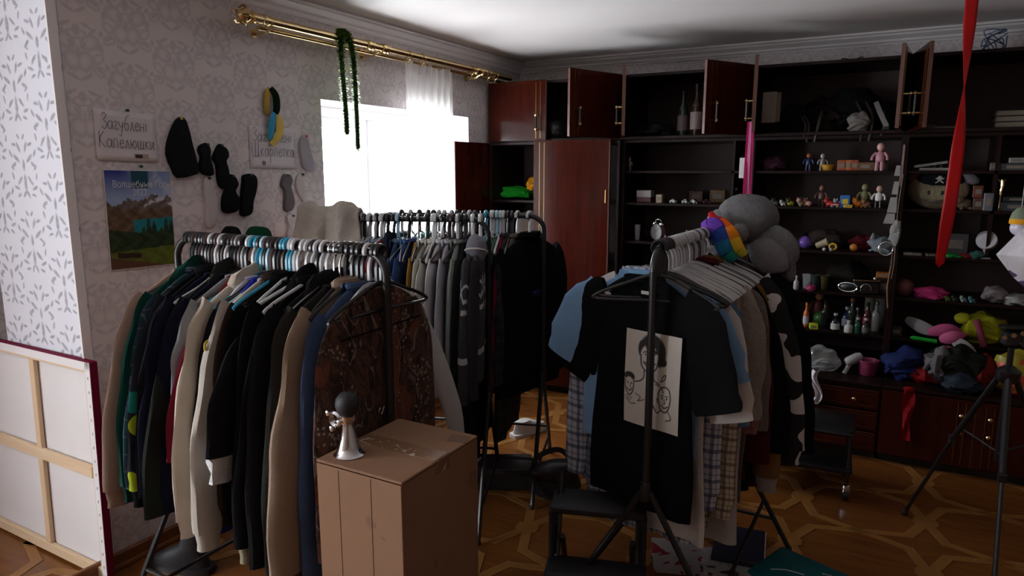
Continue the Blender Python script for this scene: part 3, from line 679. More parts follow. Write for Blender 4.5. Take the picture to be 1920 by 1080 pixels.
g(.638, 'ivory shirt nearest the mustard jumper', 'shirt', fabric(S(188,184,174)), 'dress_shirt', 'wire', slim=True, collar='shirt', th=.017, sleeve=.56)
g(.676, 'cream blouse with loose folds', 'blouse', fabric(S(196,194,186)), 'blouse', 'white', collar='shirt', sleeve=.5, out=.09)
g(.714, 'white cotton shirt with puffed cuffs', 'shirt', fabric(S(202,202,204)), 'dress_shirt', 'wire', slim=True, collar='shirt', sleeve=.52, r1=.075, cuff=fabric(S(202,202,204)))
g(.752, 'lilac-white shirt in the row of pale shirts', 'shirt', fabric(S(182,180,192)), 'dress_shirt', 'black', collar='shirt', sleeve=.55)
g(.795, 'grey-green linen shirt, longest of the pale shirts', 'shirt', fabric(S(132,140,134)), 'linen_shirt', 'white', collar='shirt', L=.80, sleeve=.62, th=.024)
g(.832, 'dark bottle-green long dress behind the patterned sweater', 'dress', fabric(S(26,32,30)), 'long_dress', 'black', collar='crew', L=1.16, hw=.27, th=.03)
M_nor = nordic()
g(.868, 'grey Nordic-patterned sweater hanging by the bent rail end', 'sweater', M_nor, 'nordic_sweater', 'white', L=.62, sleeve=.58, th=.03, r0=.095, r1=.07, collar='crew')
g(.905, 'charcoal patterned sweater, last before the upright', 'sweater', M_nor, 'nordic_sweater', 'white', L=.64, sleeve=.56, th=.026, collar='crew', smat=fabric(S(54,52,58), .95, .5))
for k, (d, c) in enumerate([(.03,'white'),(.29,'white'),(.325,'white'),(.36,'white'),(.395,'black'),(.43,'white'),(.48,'black'),(.525,'wire'),(.56,'wire'),(.57,'wire'),(.605,'wire'),(.645,'black'),(.685,'white'),(.725,'black'),(.77,'brown'),(.81,'black')]):
    hanger(RB, d, c, f'empty {c} hanger between the shirts by the window, {ORD[k]} spare from the wall end', random.uniform(-.3, .3), c == 'wire')

# ----------------------------------------------------------------- rack by the wardrobe
g = lambda *a, **k: garment(RC, *a, **k)
cs = [(.30,'mint green blouse seen against the window',S(150,196,190),'shirt'),(.36,'fluffy white jacket glowing against the window',S(222,214,206),'crew'),(.43,'brick brown flannel on the rear rack',S(110,66,54),'shirt'),
      (.50,'wine red top hanging near the wardrobe',S(92,26,42),'crew'),(.56,'black long dress near the wardrobe',(.012,.012,.014),'crew'),(.62,'sky blue vest under the turquoise hanger',S(96,146,166),'crew'),
      (.68,'moss green patterned scarf-necked top',S(74,96,80),'crew'),(.715,'magenta top beside the sandy jacket',S(110,26,52),'crew')]
hcs = ['black','white','wire','black','brown','teal','pale blue','white']
for k, (d, lab, c, co) in enumerate(cs):
    g(d, lab, 'jacket' if 'jacket' in lab else 'top', fleece(c) if 'fluffy' in lab else fabric(c), 'hanging_top', hcs[k], collar=co, th=.034 if 'long' in lab else .022, L=1.14 if 'long' in lab else .62, hw=.27 if 'long' in lab else .23)
g(.79, 'sandy beige jacket next to the big black one', 'jacket', fabric(S(104,94,82)), 'beige_jacket', 'white', collar='shirt', L=.72, th=.024, sleeve=.62, out=.07, tw=-.25)
bj = g(.855, 'big black padded jacket facing the room by the wardrobe', 'jacket', BK, 'padded_jacket', 'white', L=.82, shw=.235, bw=.27, hw=.28, th=.034, sleeve=.66, out=.06, r0=.10, r1=.07, collar='stand', sry=.04, tw=-.5)
lm = MB()
for k in range(9): lm.box((-.07+k*.012, .046, -.40), (.008, .003, .018 if k % 3 else .024))
lm.box((-.02, .046, -.418), (.12, .003, .003)); obj('chest_print', lm, plain(S(30,42,110), .7), bj, False)
for k, (d, c) in enumerate([(.2,'white'),(.25,'black'),(.33,'black'),(.39,'white'),(.46,'black'),(.53,'white'),(.59,'wire'),(.65,'white'),(.66,'white'),(.70,'white'),(.76,'black')]):
    hanger(RC, d, c, f'empty {c} hanger on the rail by the wardrobe, {ORD[k]} spare from the window', random.uniform(-.3, .3), c == 'wire')
g(.74, 'long charcoal checked coat hidden behind the sandy jacket', 'coat', plaid(S(36,34,36), S(20,18,22), S(60,54,52), .07), 'checked_coat', 'black', collar='shirt', L=1.05, hw=.26, th=.03)
g(.15, 'dark checked skirt-length shirt low by the window', 'shirt', M_plaid_n, 'flannel_shirt', 'black', collar='shirt', L=.95)

# ----------------------------------------------------------------- rack with the printed tee
g = lambda *a, **k: garment(RD, *a, **k)
TEE = g(.075, 'black T-shirt with a caricature print, front of its rack', 'T-shirt', BK, 'printed_tee', 'black', sl='short', sleeve=.30, L=.82, shw=.20, bw=.205, hw=.215, th=.018, r0=.10, r1=.085, collar='crew', tw=-.3, fold=.006, neck=.08, out=.1, dx=-.065)
obj('neck_label', MB().box((.0-.03, -.026, -.155), (.055, .002, .012), 0, 0, .0008), plain(S(190,190,188), .7), TEE, False)
g(.135, 'sky blue short-sleeved shirt behind the black tee', 'shirt', fabric(S(120,158,196)), 'blue_shirt', 'black', sl='short', sleeve=.24, L=.62, shw=.215, bw=.20, collar='shirt', r0=.09, r1=.08, tw=-.12, dx=-.09)
g(.175, 'white T-shirt right behind the black tee', 'T-shirt', fabric(S(196,192,188)), 'white_tee', 'white', sl='short', sleeve=.36, L=.94, shw=.20, bw=.21, hw=.225, th=.018, collar='crew', r0=.095, r1=.08, tw=-.22, dx=-.05)
g(.215, 'blue checked cotton shirt, long and loose', 'shirt', M_plaid_b, 'checked_shirt', 'white', sleeve=.66, out=.07, L=.98, hw=.23, shw=.20, collar='shirt', th=.022, r1=.05, cuff=M_plaid_b, tw=-.12, dx=-.11)
g(.25, 'tan checked shirt behind the blue checked one', 'shirt', M_plaid_t, 'checked_shirt', 'white', sleeve=.70, out=.06, L=.92, collar='shirt', cuff=M_plaid_t, tw=-.1, dx=-.06)
g(.285, 'dusty blue T-shirt with drooping sleeves', 'T-shirt', fabric(S(92,126,158)), 'blue_tee', 'white', sl='short', sleeve=.44, L=.68, collar='crew', shw=.18, bw=.2, dx=-.06)
g(.32, 'scarlet blouse squeezed between white hangers', 'blouse', fabric(S(150,16,34)), 'blouse', 'white', sl='none', L=.6, shw=.185, collar='crew')
g(.352, 'white linen dress with a straight hem', 'dress', fabric(S(168,162,160)), 'linen_dress', 'white', sl='none', L=1.02, hw=.25, collar='crew')
g(.385, 'beige teddy fleece with wide sleeves', 'fleece', fleece(S(150,140,132)), 'teddy_fleece', 'white', sleeve=.42, out=.015, r0=.10, r1=.085, th=.032, L=.74, collar='crew', shw=.20)
g(.43, 'dusty pink pompom sweater below the teddy fleece', 'sweater', fleece(S(142,102,98)), 'pompom_sweater', 'white', sleeve=.50, out=.02, L=.6, r1=.07, collar='crew', shw=.19)
PS = bpy.data.objects['pompom_sweater']; pm = MB(); rr_ = random.Random(3)
for k in range(70): pm.ball((.20+rr_.uniform(-.035,.06), rr_.uniform(-.06,.02), -.42-rr_.uniform(0,.22)), .011, 6, 4)
po = obj('pompoms', pm, fleece(S(150,108,104)), PS); po['kind'] = 'stuff'
g(.47, 'mouse grey flannel tunic hanging low', 'tunic', fleece(S(118,110,104)), 'flannel_tunic', 'black', sleeve=.5, L=.92, out=.05, collar='crew')
g(.52, 'burgundy velvet jacket with dark sleeves', 'jacket', fabric(S(70,14,22)), 'velvet_jacket', 'white', sleeve=.64, out=.06, L=.84, collar='stand')
g(.56, 'black cardigan behind the burgundy velvet', 'cardigan', BK, 'cardigan', 'black', sleeve=.6, L=.9, collar='crew')
g(.60, 'golden tan robe with white cuffs', 'robe', fabric(S(116,84,46)), 'tan_robe', 'white', sleeve=.72, out=.10, L=.88, cuff=fabric(S(150,142,138)), collar='stand', th=.022)
g(.655, 'black and white cow-print plush jacket', 'jacket', M_cow, 'cow_jacket', 'white', sleeve=.62, out=.12, r0=.11, r1=.08, th=.034, L=.76, cuff=M_cow, collar='hood', shw=.225)
g(.71, 'scarlet cape under the rainbow hat', 'cape', fabric(S(140,14,22)), 'scarlet_cape', 'white', sl='none', L=.5, shw=.20, collar='crew', th=.022)
g(.77, 'long dark navy coat, last on its rack', 'coat', fabric(S(16,19,28)), 'navy_coat', 'black', L=.92, sleeve=.66, out=.13, r0=.11, r1=.085, th=.04, shw=.25, bw=.28, hw=.29, collar='stand')
g(.84, 'maroon dressing gown behind the navy coat', 'dressing gown', fabric(S(66,16,26)), 'dressing_gown', 'white', L=1.0, sleeve=.6, collar='shirt')
for k, (d, c) in enumerate([(.05,'black'),(.095,'black'),(.128,'black'),(.167,'white'),(.213,'white'),(.253,'white'),(.288,'grey'),(.325,'white'),(.365,'white'),(.405,'wire'),(.45,'white'),(.495,'white'),(.54,'grey'),(.58,'white'),(.63,'white')]):
    hanger(RD, d, c, f'empty {c} hanger above the printed tee, {ORD[k]} spare from the bent rail end', random.uniform(-.2, .2), c == 'wire')
# ================================================================= things on the window wall
WZ = PI/2      # local -Y faces into the room from the window wall
def on_wall(px, py, off=0.002): return at_x(px, py, off)
# pictures painted point by point onto a fine sheet (flat print)
def print_sheet(name, w, h, nx, ny, fn, parent, loc=(0,0,0), rough=.45, bend=None, rot=None):
    m = MB(); m.grid(nx, ny, lambda u, v: ((u-.5)*w, bend(u, v) if bend else 0.0, (v-.5)*h))
    me = bpy.data.meshes.new(name); me.from_pydata(m.v, [], m.f)
    U, V = np.meshgrid(np.linspace(0, 1, nx+1), np.linspace(0, 1, ny+1)); C = fn(U, V)
    ca = me.color_attributes.new('print', 'FLOAT_COLOR', 'POINT')
    buf = np.ones((C.shape[0]*C.shape[1], 4), dtype=np.float32); buf[:, :3] = C.reshape(-1, 3); ca.data.foreach_set('color', buf.ravel())
    t = NT('printed_paper'); a = t.n('ShaderNodeAttribute', attribute_name='print'); t.set(None, rough, 0, .3); t.l(a.outputs['Color'], t.b.inputs['Base Color'])
    me.materials.append(t.m); me.shade_smooth()
    o = bpy.data.objects.new(name, me); COL.objects.link(o); o.parent = parent; o.location = loc
    if rot: o.rotation_euler = rot
    return o
GLY = {
 'З': (.85, [[(.1,1.6),(.4,1.9),(.72,1.55),(.35,1.05),(.78,.6),(.4,0),(.02,.3)]]), 'а': (.9, [[(.68,.8),(.35,1),(.05,.5),(.3,0),(.6,.35),(.7,.95),(.68,.25),(.85,0)]]),
 'г': (.7, [[(.05,.8),(.3,1),(.52,.85),(.3,.5),(.12,.2),(.35,0),(.65,.2)]]), 'у': (.85, [[(.05,1),(.18,.45),(.5,.4),(.7,1)],[(.7,1),(.52,.2),(.3,-.7),(.05,-.5)]]),
 'б': (.85, [[(.85,1.85),(.35,1.5),(.05,.5),(.3,0),(.62,.3),(.5,.85),(.12,.65)]]), 'л': (.75, [[(0,0),(.15,.1),(.36,1),(.55,.1),(.7,0)]]),
 'е': (.75, [[(.1,.5),(.6,.62),(.4,1),(.1,.6),(.25,0),(.7,.25)]]), 'н': (.8, [[(.1,1),(.08,0)],[(.1,.5),(.6,.5)],[(.62,1),(.6,0)]]), 'і': (.45, [[(.2,1),(.2,0)],[(.2,1.42),(.22,1.5)]]),
 'К': (1.0, [[(.1,1.85),(.06,0)],[(.75,1.85),(.12,.9),(.85,0)]]), 'п': (.8, [[(.08,0),(.1,.98),(.5,1),(.58,0)]]), 'ю': (1.05, [[(.1,1),(.08,0)],[(.1,.5),(.38,.5)],[(.62,1),(.38,.5),(.6,0),(.88,.5),(.62,1)]]),
 'ш': (1.05, [[(.05,1),(.08,.05),(.38,.1),(.42,1)],[(.42,1),(.42,.1),(.74,.1),(.78,1)],[(.78,1),(.8,.1),(.92,0)]]), 'к': (.75, [[(.1,1),(.08,0)],[(.55,1),(.13,.5),(.62,0)]]),
 'и': (.8, [[(.05,1),(.08,.05),(.3,.3),(.5,1)],[(.5,1),(.52,.1),(.66,0)]]), 'Ш': (1.5, [[(.05,1.75),(.1,.05),(.55,.1),(.6,1.7)],[(.6,1.7),(.6,.1),(1.05,.1),(1.12,1.7)],[(1.12,1.7),(1.14,.1),(1.3,0)]]),
 'р': (.8, [[(.12,1),(.06,-.85)],[(.1,.75),(.4,1),(.62,.6),(.4,.15),(.12,.3)]]), 'т': (.75, [[(.3,1),(.28,0)],[(0,1.02),(.65,1)]]) }
def handwriting(parent, txt, x0, z0, width, hgt, y=-.0016, pen=.0024, slope=0.0):
    tot = sum(GLY[c][0] for c in txt); kx = width/tot; x = x0
    m = MB()
    for c in txt:
        adv, sts = GLY[c]
        for st in sts:
            P = smooth_path([(x+a*kx, y, z0+b*hgt+slope*(x-x0+a*kx)) for a, b in st], 5)
            m.tube(P, pen/2, 5, flat=.25)
        x += adv*kx
    return obj('handwriting', m, M_ink, parent)
M_ink = plain(S(40,40,52), .6); M_paper = plain(S(214,208,212), .7, var=.03); M_pin = plain(S(30,70,60), .3)
def pin(parent, x, z, mat, y=-.002): obj('push_pin', MB().lathe([(.002,0),(.002,.006),(.006,.008),(.0045,.014),(.007,.018),(0,.02)], 8, (x, y, z), Matrix.Rotation(PI/2, 3, 'X')), mat, parent)
def sheet(w, h, curl=.006):
    return MB().grid(8, 8, lambda u, v: ((u-.5)*w, -.001-curl*(1-v)**3*(.4+u*.6), (v-.5)*h))
def paper_sign(pxy, w, h, lines, lab, tilt, sticker):
    p = on_wall(*pxy); r = thing('paper_sign', lab, 'sign', p, rot=(0, R(tilt), WZ), group='handwritten signs')
    r.rotation_euler = (Matrix.Rotation(WZ, 3, 'Z') @ Matrix.Rotation(R(tilt), 3, 'Y')).to_euler()
    s = obj('sheet', sheet(w, h), M_paper, r); so = s.modifiers.new('thickness', 'SOLIDIFY'); so.thickness = .0006
    for txt, x0, z0, ww, hh in lines: handwriting(r, txt, x0, z0, ww, hh, y=-.0065)
    pin(r, .0, h/2+.004, M_pin); 
    if sticker == 'box':
        k = obj('sticker', MB().box((.055, -.0055, -h/2+.022), (.062, .002, .020)), plain(S(176,160,146), .5), r, False)
        obj('sticker_print', MB().box((.043, -.0072, -h/2+.022), (.03, .001, .014)), plain(S(50,30,28), .5), k, False)
    else:
        k = obj('sticker', MB().lathe([(.013,0),(.013,.002)], 14, (-.07, -.006, -h/2+.025), Matrix.Rotation(PI/2, 3, 'X')), plain(S(190,180,180), .5), r)
        obj('sticker_print', MB().tube([(-.07+.007*math.cos(a), -.0085, -h/2+.025+.008*math.sin(a)) for a in [2*PI*q/10 for q in range(10)]], .0022, 5, True), M_ink, k)
    return r
pa, pb = on_wall(180,255), on_wall(295,255); w1 = (pb-pa).y; h1 = on_wall(238,210).z-on_wall(238,303).z
paper_sign((238,256), w1, h1, [('Загублені', -w1*.40, h1*.12, w1*.74, h1*.17), ('Капелюшки', -w1*.46, -h1*.24, w1*.92, h1*.17)], 'white sheet handwritten about lost hats, above the calendar', 1.5, 'box')
pa, pb = on_wall(470,275), on_wall(556,275); w2 = (pb-pa).y; h2 = on_wall(512,238).z-on_wall(512,315).z
paper_sign((512,277), w2, h2, [('Загублені', -w2*.44, h2*.14, w2*.86, h2*.17), ('Шкарпетка', -w2*.46, -h2*.22, w2*.92, h2*.19)], 'white sheet handwritten about a lost sock, under the ribbon rosette', .5, 'round')
# calendar
pa, pb = on_wall(202,410), on_wall(326,410); wc = (pb-pa).y; hc_ = on_wall(262,320).z-on_wall(262,503).z
cr = thing('wall_calendar', 'wall calendar with a mountain lake picture, for 2022', 'calendar', on_wall(264,411))
cr.rotation_euler = (Matrix.Rotation(WZ, 3, 'Z') @ Matrix.Rotation(R(1.2), 3, 'Y')).to_euler()
obj('pages', MB().box((0, -.003, 0), (wc, .005, hc_)), M_paper, cr, False)
def mountain(U, V):
    rs = np.random.RandomState(4)
    def fb(x, s, o=4):
        r = np.zeros_like(x)
        for k in range(o):
            q = 2**k; r += np.sin(x*s*q+rs.rand()*9)*.5**k*np.cos(x*s*q*.37+rs.rand()*9)
        return r
    def n2(sx, sy):
        a = np.zeros_like(U)
        for k in range(5): a += np.sin(U*sx*(1.7**k)+rs.rand()*9+2*np.sin(V*sy*(1.6**k)+rs.rand()*9))*.6**k
        return a/2.2
    C = np.zeros(U.shape+(3,)); L = lambda a, b, c: np.array(S(a, b, c))
    tsky = np.clip((V-.7)/.3, 0, 1)[..., None]*np.clip(1.2-U, 0, 1)[..., None]; C[:] = L(150,170,205)*(1-tsky)+L(24,40,130)*tsky
    cl = np.clip(n2(7, 9)-.1, 0, 1)[..., None]*np.clip(U*1.4-.1, 0, 1)[..., None]; C = C*(1-cl)+L(205,205,215)*cl
    rdg = .70+.10*np.exp(-((U-.72)/.10)**2)+.04*fb(U, 14)-.05*(U < .3); m = V < rdg
    tex = n2(23, 31)[..., None]; C[m] = (L(104,92,86)*(1+.5*tex)*np.ones_like(C))[m]
    sn = m & (V > rdg-.09) & (n2(19, 27) > .05) & (U > .55); C[sn] = L(190,190,196)
    cf = (V < .70-.75*U) & (V > .28) | ((V < .60+.03*fb(U, 20)) & (V > .45)); C[cf] = (L(96,76,56)*(1+.6*tex)*np.ones_like(C))[cf]
    lk = (V < .50+.03*(U-.5)) & (V > .30+.35*(.6-U)) & (U > .38); C[lk] = (L(22,122,132)*(1+.15*tex)*np.ones_like(C))[lk]
    fr = V < .36+.16*np.abs(np.sin(U*34))*np.abs(np.sin(U*11+1))*(U > .45)+.10*np.clip(.45-U, 0, 1); C[fr] = (L(38,54,26)*(1+.7*tex)*np.ones_like(C))[fr]
    gr = V < .17+.04*U; C[gr] = (L(88,100,30)*(1+.3*tex)*np.ones_like(C))[gr]; br = (V < .12-.14*U); C[br] = L(90,60,40)
    lg = (np.abs(V-.145+.05*U) < .028) & (U > .1) & (U < .46); C[lg] = L(50,30,20)
    ps = (U > .38) & (U < .64) & (V > .82); C[ps] = L(20,74,88)
    return np.clip(C, 0, 1)
print_sheet('picture', wc*.985, hc_*.985, 80, 110, mountain, cr, (0, -.0062, 0))
def typed(parent, txt, size, loc, mat, name='lettering', sx=1.0):
    c = bpy.data.curves.new(name, 'FONT'); c.body = txt; c.size = size; c.align_x = 'CENTER'; c.extrude = .0004; c.resolution_u = 3
    tmp = bpy.data.objects.new(name+'_tmp', c); COL.objects.link(tmp); dg = bpy.context.evaluated_depsgraph_get(); dg.update()
    me = bpy.data.meshes.new_from_object(tmp.evaluated_get(dg)); bpy.data.objects.remove(tmp)
    me.materials.clear(); me.materials.append(mat); me.name = name
    o = bpy.data.objects.new(name, me); COL.objects.link(o); o.parent = parent; o.location = loc; o.rotation_euler = (PI/2, 0, 0); o.scale = (sx, 1, 1)
    return o
M_lw = plain(S(206,206,214), .5, var=.02)
typed(cr, 'Волшебные Горы', wc*.135, (.015, -.0075, hc_*.325), M_lw, sx=.78)
typed(cr, '2022', wc*.13, (.0, -.0075, hc_*.245), M_lw, sx=.85)
pin(cr, .01, hc_/2+.016, M_pin, 0)
# hat and socks pinned to the wall: outlines in photograph-sized centimetres, stuffed
def wall_soft(name, lab, cat, pts, mat, thick=.03, group=None, pincol=None, k=3):
    P = [on_wall(*q) for q in pts]; cy = sum(p.y for p in P)/len(P); cz = min(p.z for p in P)
    r = thing(name, lab, cat, (.0015, cy, cz), WZ, group)
    poly = sp2([(p.y-cy, p.z-cz) for p in P], k)
    obj('knit', MB().pillow(poly, thick), mat, r)
    if pincol is not None:
        top = max(poly, key=lambda q: q[1]); pin(r, top[0], top[1]-.008, pincol, -thick*.35)
    return r
KB = fabric((.012,.013,.016), .95, .5); KG = fabric(S(112,108,112), .95, .5); KW = fabric(S(200,194,194), .95, .4)
YP = plain(S(190,180,50), .3); RP = plain(S(200,50,70), .3)
wall_soft('beanie_hat', 'black pointed knit hat pinned beside the lost hats sign', 'hat', [(333,219),(345,228),(356,270),(368,318),(362,328),(330,334),(320,318),(309,290),(312,262),(322,234)], KB, .032, None, YP, 2)
sk = [('short black sock beside the black hat', [(373,272),(384,268),(390,278),(391,300),(397,325),(390,330),(376,325),(370,312),(374,295),(369,282)], KB, .025),
      ('long black sock with a bent heel', [(408,270),(413,273),(422,280),(424,292),(419,302),(424,320),(426,350),(414,354),(406,342),(403,310),(396,297),(401,282)], KB, .028),
      ('black sock pinned below the bent one', [(428,327),(436,330),(442,344),(436,358),(445,375),(442,394),(428,400),(415,396),(414,372),(420,352),(418,338)], KB, .03),
      ('straight black sock, lowest of the dark ones', [(454,328),(470,326),(478,336),(476,358),(470,380),(468,400),(454,406),(448,398),(450,360),(452,340)], KB, .028),
      ('long white stocking pinned under the short black sock', [(381,334),(391,333),(398,352),(402,378),(405,402),(401,422),(390,428),(383,418),(385,388),(379,356)], KW, .018),
      ('pale grey sock with a red pin by the window', [(567,253),(573,258),(578,280),(588,316),(580,322),(566,314),(560,288),(559,266)], fabric(S(170,166,174), .95, .4), .022),
      ('dark grey sock below the lost sock sign', [(530,327),(541,328),(544,338),(540,346),(548,376),(546,392),(536,397),(530,390),(531,360),(524,348),(526,338)], KG, .026),
      ('wavy white stocking nearest the window', [(556,328),(566,326),(567,350),(562,366),(568,382),(582,378),(588,390),(584,408),(568,410),(562,398),(566,380),(556,362),(552,344)], KW, .018),
      ('short white sock above the coat hangers', [(535,405),(549,403),(548,418),(545,430),(552,440),(548,450),(538,452),(536,436),(539,424)], KW, .018)]
for k, (lab, pts, m, th_) in enumerate(sk): wall_soft('pinned_sock', lab, 'sock', pts, m, th_, 'socks pinned to the wall', RP if k == 5 else M_pin)
wall_soft('cap', 'green cap hung low on the wall behind the hanger hooks', 'cap', [(474,424),(487,426),(494,436),(495,452),(480,462),(462,456),(460,440),(466,428)], fabric(S(20,74,52)), .07)
wall_soft('cap', 'small black cap hung beside the green one', 'cap', [(424,424),(434,426),(440,440),(434,452),(418,452),(413,440),(418,430)], KB, .06)
# ribbon rosette
rb = thing('ribbon_rosette', 'bunch of blue, yellow and dark green ribbons on the wall', 'ribbon', on_wall(506,164), WZ)
def rib_loop(nm, pts, w, mat, y):
    o0 = on_wall(506,164); Q = [on_wall(*q) for q in pts]; P = smooth_path([(q.y-o0.y, y-.012*math.sin(i/(len(Q)-1)*PI), q.z-o0.z) for i, q in enumerate(Q)], 5)
    obj(nm, MB().tube(P, [w*(.5+.5*math.sin(PI*(.12+.8*i/(len(P)-1)))) for i in range(len(P))], 8, flat=.25), mat, rb)
rib_loop('yellow_ribbon', [(503,166),(497,180),(496,205),(503,214)], .018, fabric(S(176,146,60), .6), -.006)
rib_loop('green_ribbon', [(504,165),(511,180),(513,205),(510,216)], .022, fabric(S(14,34,24), .6), -.012)
rib_loop('blue_ribbon', [(511,212),(505,225),(501,250),(503,262)], .022, fabric(S(58,150,186), .6), -.016)
rib_loop('yellow_ribbon', [(512,212),(518,228),(518,250),(506,272)], .024, fabric(S(214,186,96), .6), -.012)

# ----------------------------------------------------------------- curtain rod, garland, curtain
RXo, RZo = .13, 2.405
rod = thing('curtain_rod', 'double brass curtain rod running above the window', 'curtain rod', (RXo, -2.83, RZo))
yend = 2.83-.40
obj('rod_tube', MB().tube([(0,0,0),(0,yend,0)], .021, 12), M_brass, rod); obj('rod_tube', MB().tube([(-.045,.05,-.03),(-.045,yend,-.03)], .012, 10), M_brass, rod)
obj('rod_tube', MB().tube([(-.05,.05,.028),(-.05,yend,.028)], .009, 10), M_brass, rod)
MX = Matrix.Rotation(-PI/2, 3, 'X')
fin = [(0,-.10),(.02,-.095),(.034,-.075),(.036,-.06),(.026,-.04),(.018,-.03),(.03,-.022),(.03,-.012),(.02,-.004),(.024,.01),(.024,.05)]
obj('finial', MB().lathe(fin, 12, (0,0,0), Matrix.Rotation(-PI/2, 3, 'X')), M_brass, rod)
for k in range(5): obj('finial_petal', MB().tube(smooth_path([(.02*math.cos(k*1.257), -.05, .02*math.sin(k*1.257)), (.045*math.cos(k*1.257), -.075, .045*math.sin(k*1.257)), (.03*math.cos(k*1.257), -.10, .03*math.sin(k*1.257))], 4), .006, 6), M_brass, rod)
for yy in (.06, .80, .93, 1.95, 2.03):
    obj('collar', MB().lathe([(.022,-.03),(.028,-.026),(.024,-.016),(.029,-.004),(.029,.004),(.024,.016),(.028,.026),(.022,.03)], 14, (0,yy,0), MX), M_brass, rod)
for yy in (.10, .88, 2.0):
    obj('bracket', MB().tube([(0,yy,-.02),(-.05,yy,-.045),(-.128,yy,-.04)], .008, 6).lathe([(.022,0),(.022,.006)], 10, (-.126,yy,-.04), Matrix.Rotation(-PI/2, 3, 'Y')), M_brass, rod)
for yy in (1.16, 1.30, 1.88, 2.10, 2.2):
    obj('ring', MB().tube([(.03*math.cos(a), yy, .03*math.sin(a)-.005) for a in [2*PI*q/14 for q in range(14)]], .003, 6, True), M_brass, rod)
    obj('clip', MB().box((0, yy, -.045), (.006, .012, .022), 0, 0, .002), M_brass, rod)
# tinsel garland draped over the rod
ga = thing('tinsel_garland', 'green tinsel garland looped over the curtain rod', 'garland', (RXo, at_x(655,75,RXo).y, RZo))
yA, yB = at_x(642,120,RXo+.04).y-ga.location.y, at_x(664,120,RXo+.04).y-ga.location.y
zb1, zb2 = at_x(648,250,RXo+.04).z-RZo, at_x(668,278,RXo+.04).z-RZo
pth = smooth_path([(.035, yA+.02, zb1), (.04, yA+.01, -.35), (.035, yA, -.1), (.02, yA+.02, .012), (0, (yA+yB)/2, .034), (.02, yB-.02, .012), (.035, yB, -.1), (.04, yB+.004, -.35), (.035, yB+.01, zb2)], 14)
obj('core', MB().tube(pth, .012, 6), plain(S(22,70,36), .5), ga)
rr_ = random.Random(11)
for nm, c in (('dark_fringe', S(26,96,50)), ('bright_fringe', S(150,184,56))):
    m = MB()
    for p in pth[::1]:
        for q in range(22):
            a = rr_.uniform(0, 6.28); tlt = rr_.uniform(-.5, .5); d = Vector((math.cos(a), math.sin(a), tlt)); d.normalize(); e = Vector((-math.sin(a), math.cos(a), 0))*.0048
            pp = p + Vector((0, 0, rr_.uniform(-.006, .006))); t_ = pp + d*rr_.uniform(.020, .034); m.add([pp-e, pp+e, t_+e*.5, t_-e*.5], [(0,1,2,3)])
    f = obj(nm, m, plain(c, .28, .35), ga, False, fix=False); f['kind'] = 'stuff'
# net curtain
t = NT('net_curtain'); t.t.nodes.remove(t.b); tl = t.n('ShaderNodeBsdfTranslucent'); df = t.n('ShaderNodeBsdfDiffuse'); tp = t.n('ShaderNodeBsdfTransparent')
tl.inputs[0].default_value = (.9,.88,.86,1); df.inputs[0].default_value = (.85,.83,.82,1)
m1 = t.n('ShaderNodeMixShader'); m1.inputs[0].default_value = .5; m2 = t.n('ShaderNodeMixShader')
wv = t.noise(t.scale(t.coord(), (1, 90, 2.0)), 1.0, 2.0); t.l(t.math('ADD', .42, t.math('MULTIPLY', wv, .4), clamp=True), m2.inputs[0])
t.l(df.outputs[0], m1.inputs[1]); t.l(tl.outputs[0], m1.inputs[2]); t.l(tp.outputs[0], m2.inputs[1]); t.l(m1.outputs[0], m2.inputs[2]); t.l(m2.outputs[0], t.o.inputs[0]); M_net = t.m
cya, cyb = at_x(766,125,.10).y, at_x(850,160,.10).y
cu = thing('net_curtain', 'gathered white net curtain at the right half of the window', 'curtain', (.085, 0, 0))
def curt(u, v):
    z = .95+(2.365-.95)*v; y = cya+(cyb-cya)*u + .012*math.sin(v*5); g_ = 1.0 if v < .93 else 1.5
    return (.022*g_*math.sin(u*44+1.2*math.sin(v*3))+.010*math.sin(u*91+v*4), y+.006*math.sin(u*50), z+(.012*math.sin(u*60) if v > .97 else 0))
obj('cloth', MB().grid(110, 30, curt), M_net, cu, fix=False)
obj('heading_tape', MB().tube(smooth_path([(.012*math.sin(q*1.9), cya+(cyb-cya)*q/16, 2.31) for q in range(17)], 3), .006, 5, flat=.5), plain(S(205,200,204), .8), cu)
# ================================================================= canvas, box, horn
M_canvas = fabric(S(226,222,222), .9, .15, .05, 3.0); M_pine = wood('pine_bar', S(206,176,140), S(226,200,168), 0, .6, 3.0, 8.0, .3); M_pinez = wood('pine_bar_upright', S(204,172,134), S(224,196,162), 2, .6, 3.0, 8.0, .3)
M_mag = fabric(S(112,18,52), .7)
# stretched canvas leaning on the wall end, its back to the room
cw_, chh = 1.0, .935
cv = thing('stretched_canvas', 'large stretched canvas leaning back to front against the wall end', 'canvas', (.088, -3.735, .012)); cv.rotation_euler = (R(-1.2), 0, 0)
def cvb(nm, x, z, sx, sz, y, m, th=.02): return obj(nm, MB().box((x, y, z), (sx, th, sz), 0, 0, .002), m, cv, False)
obj('cloth', MB().box((-cw_/2, .024, chh/2), (cw_, .004, chh)), M_canvas, cv, False)
for nm, x, z, sx, sz in (('top_bar', -cw_/2, chh-.022, cw_, .044), ('bottom_bar', -cw_/2, .022, cw_, .044)): cvb(nm, x, z, sx, sz, .008, M_pine)
for x in (-.022, -cw_+.022): cvb('side_bar', x, chh/2, .044, chh-.09, .008, M_pinez)
cvb('cross_bar', -cw_/2, chh*.50, cw_-.09, .05, .004, M_pine, .018); cvb('upright_bar', -.455, chh/2, .038, chh-.09, .010, M_pinez, .018)
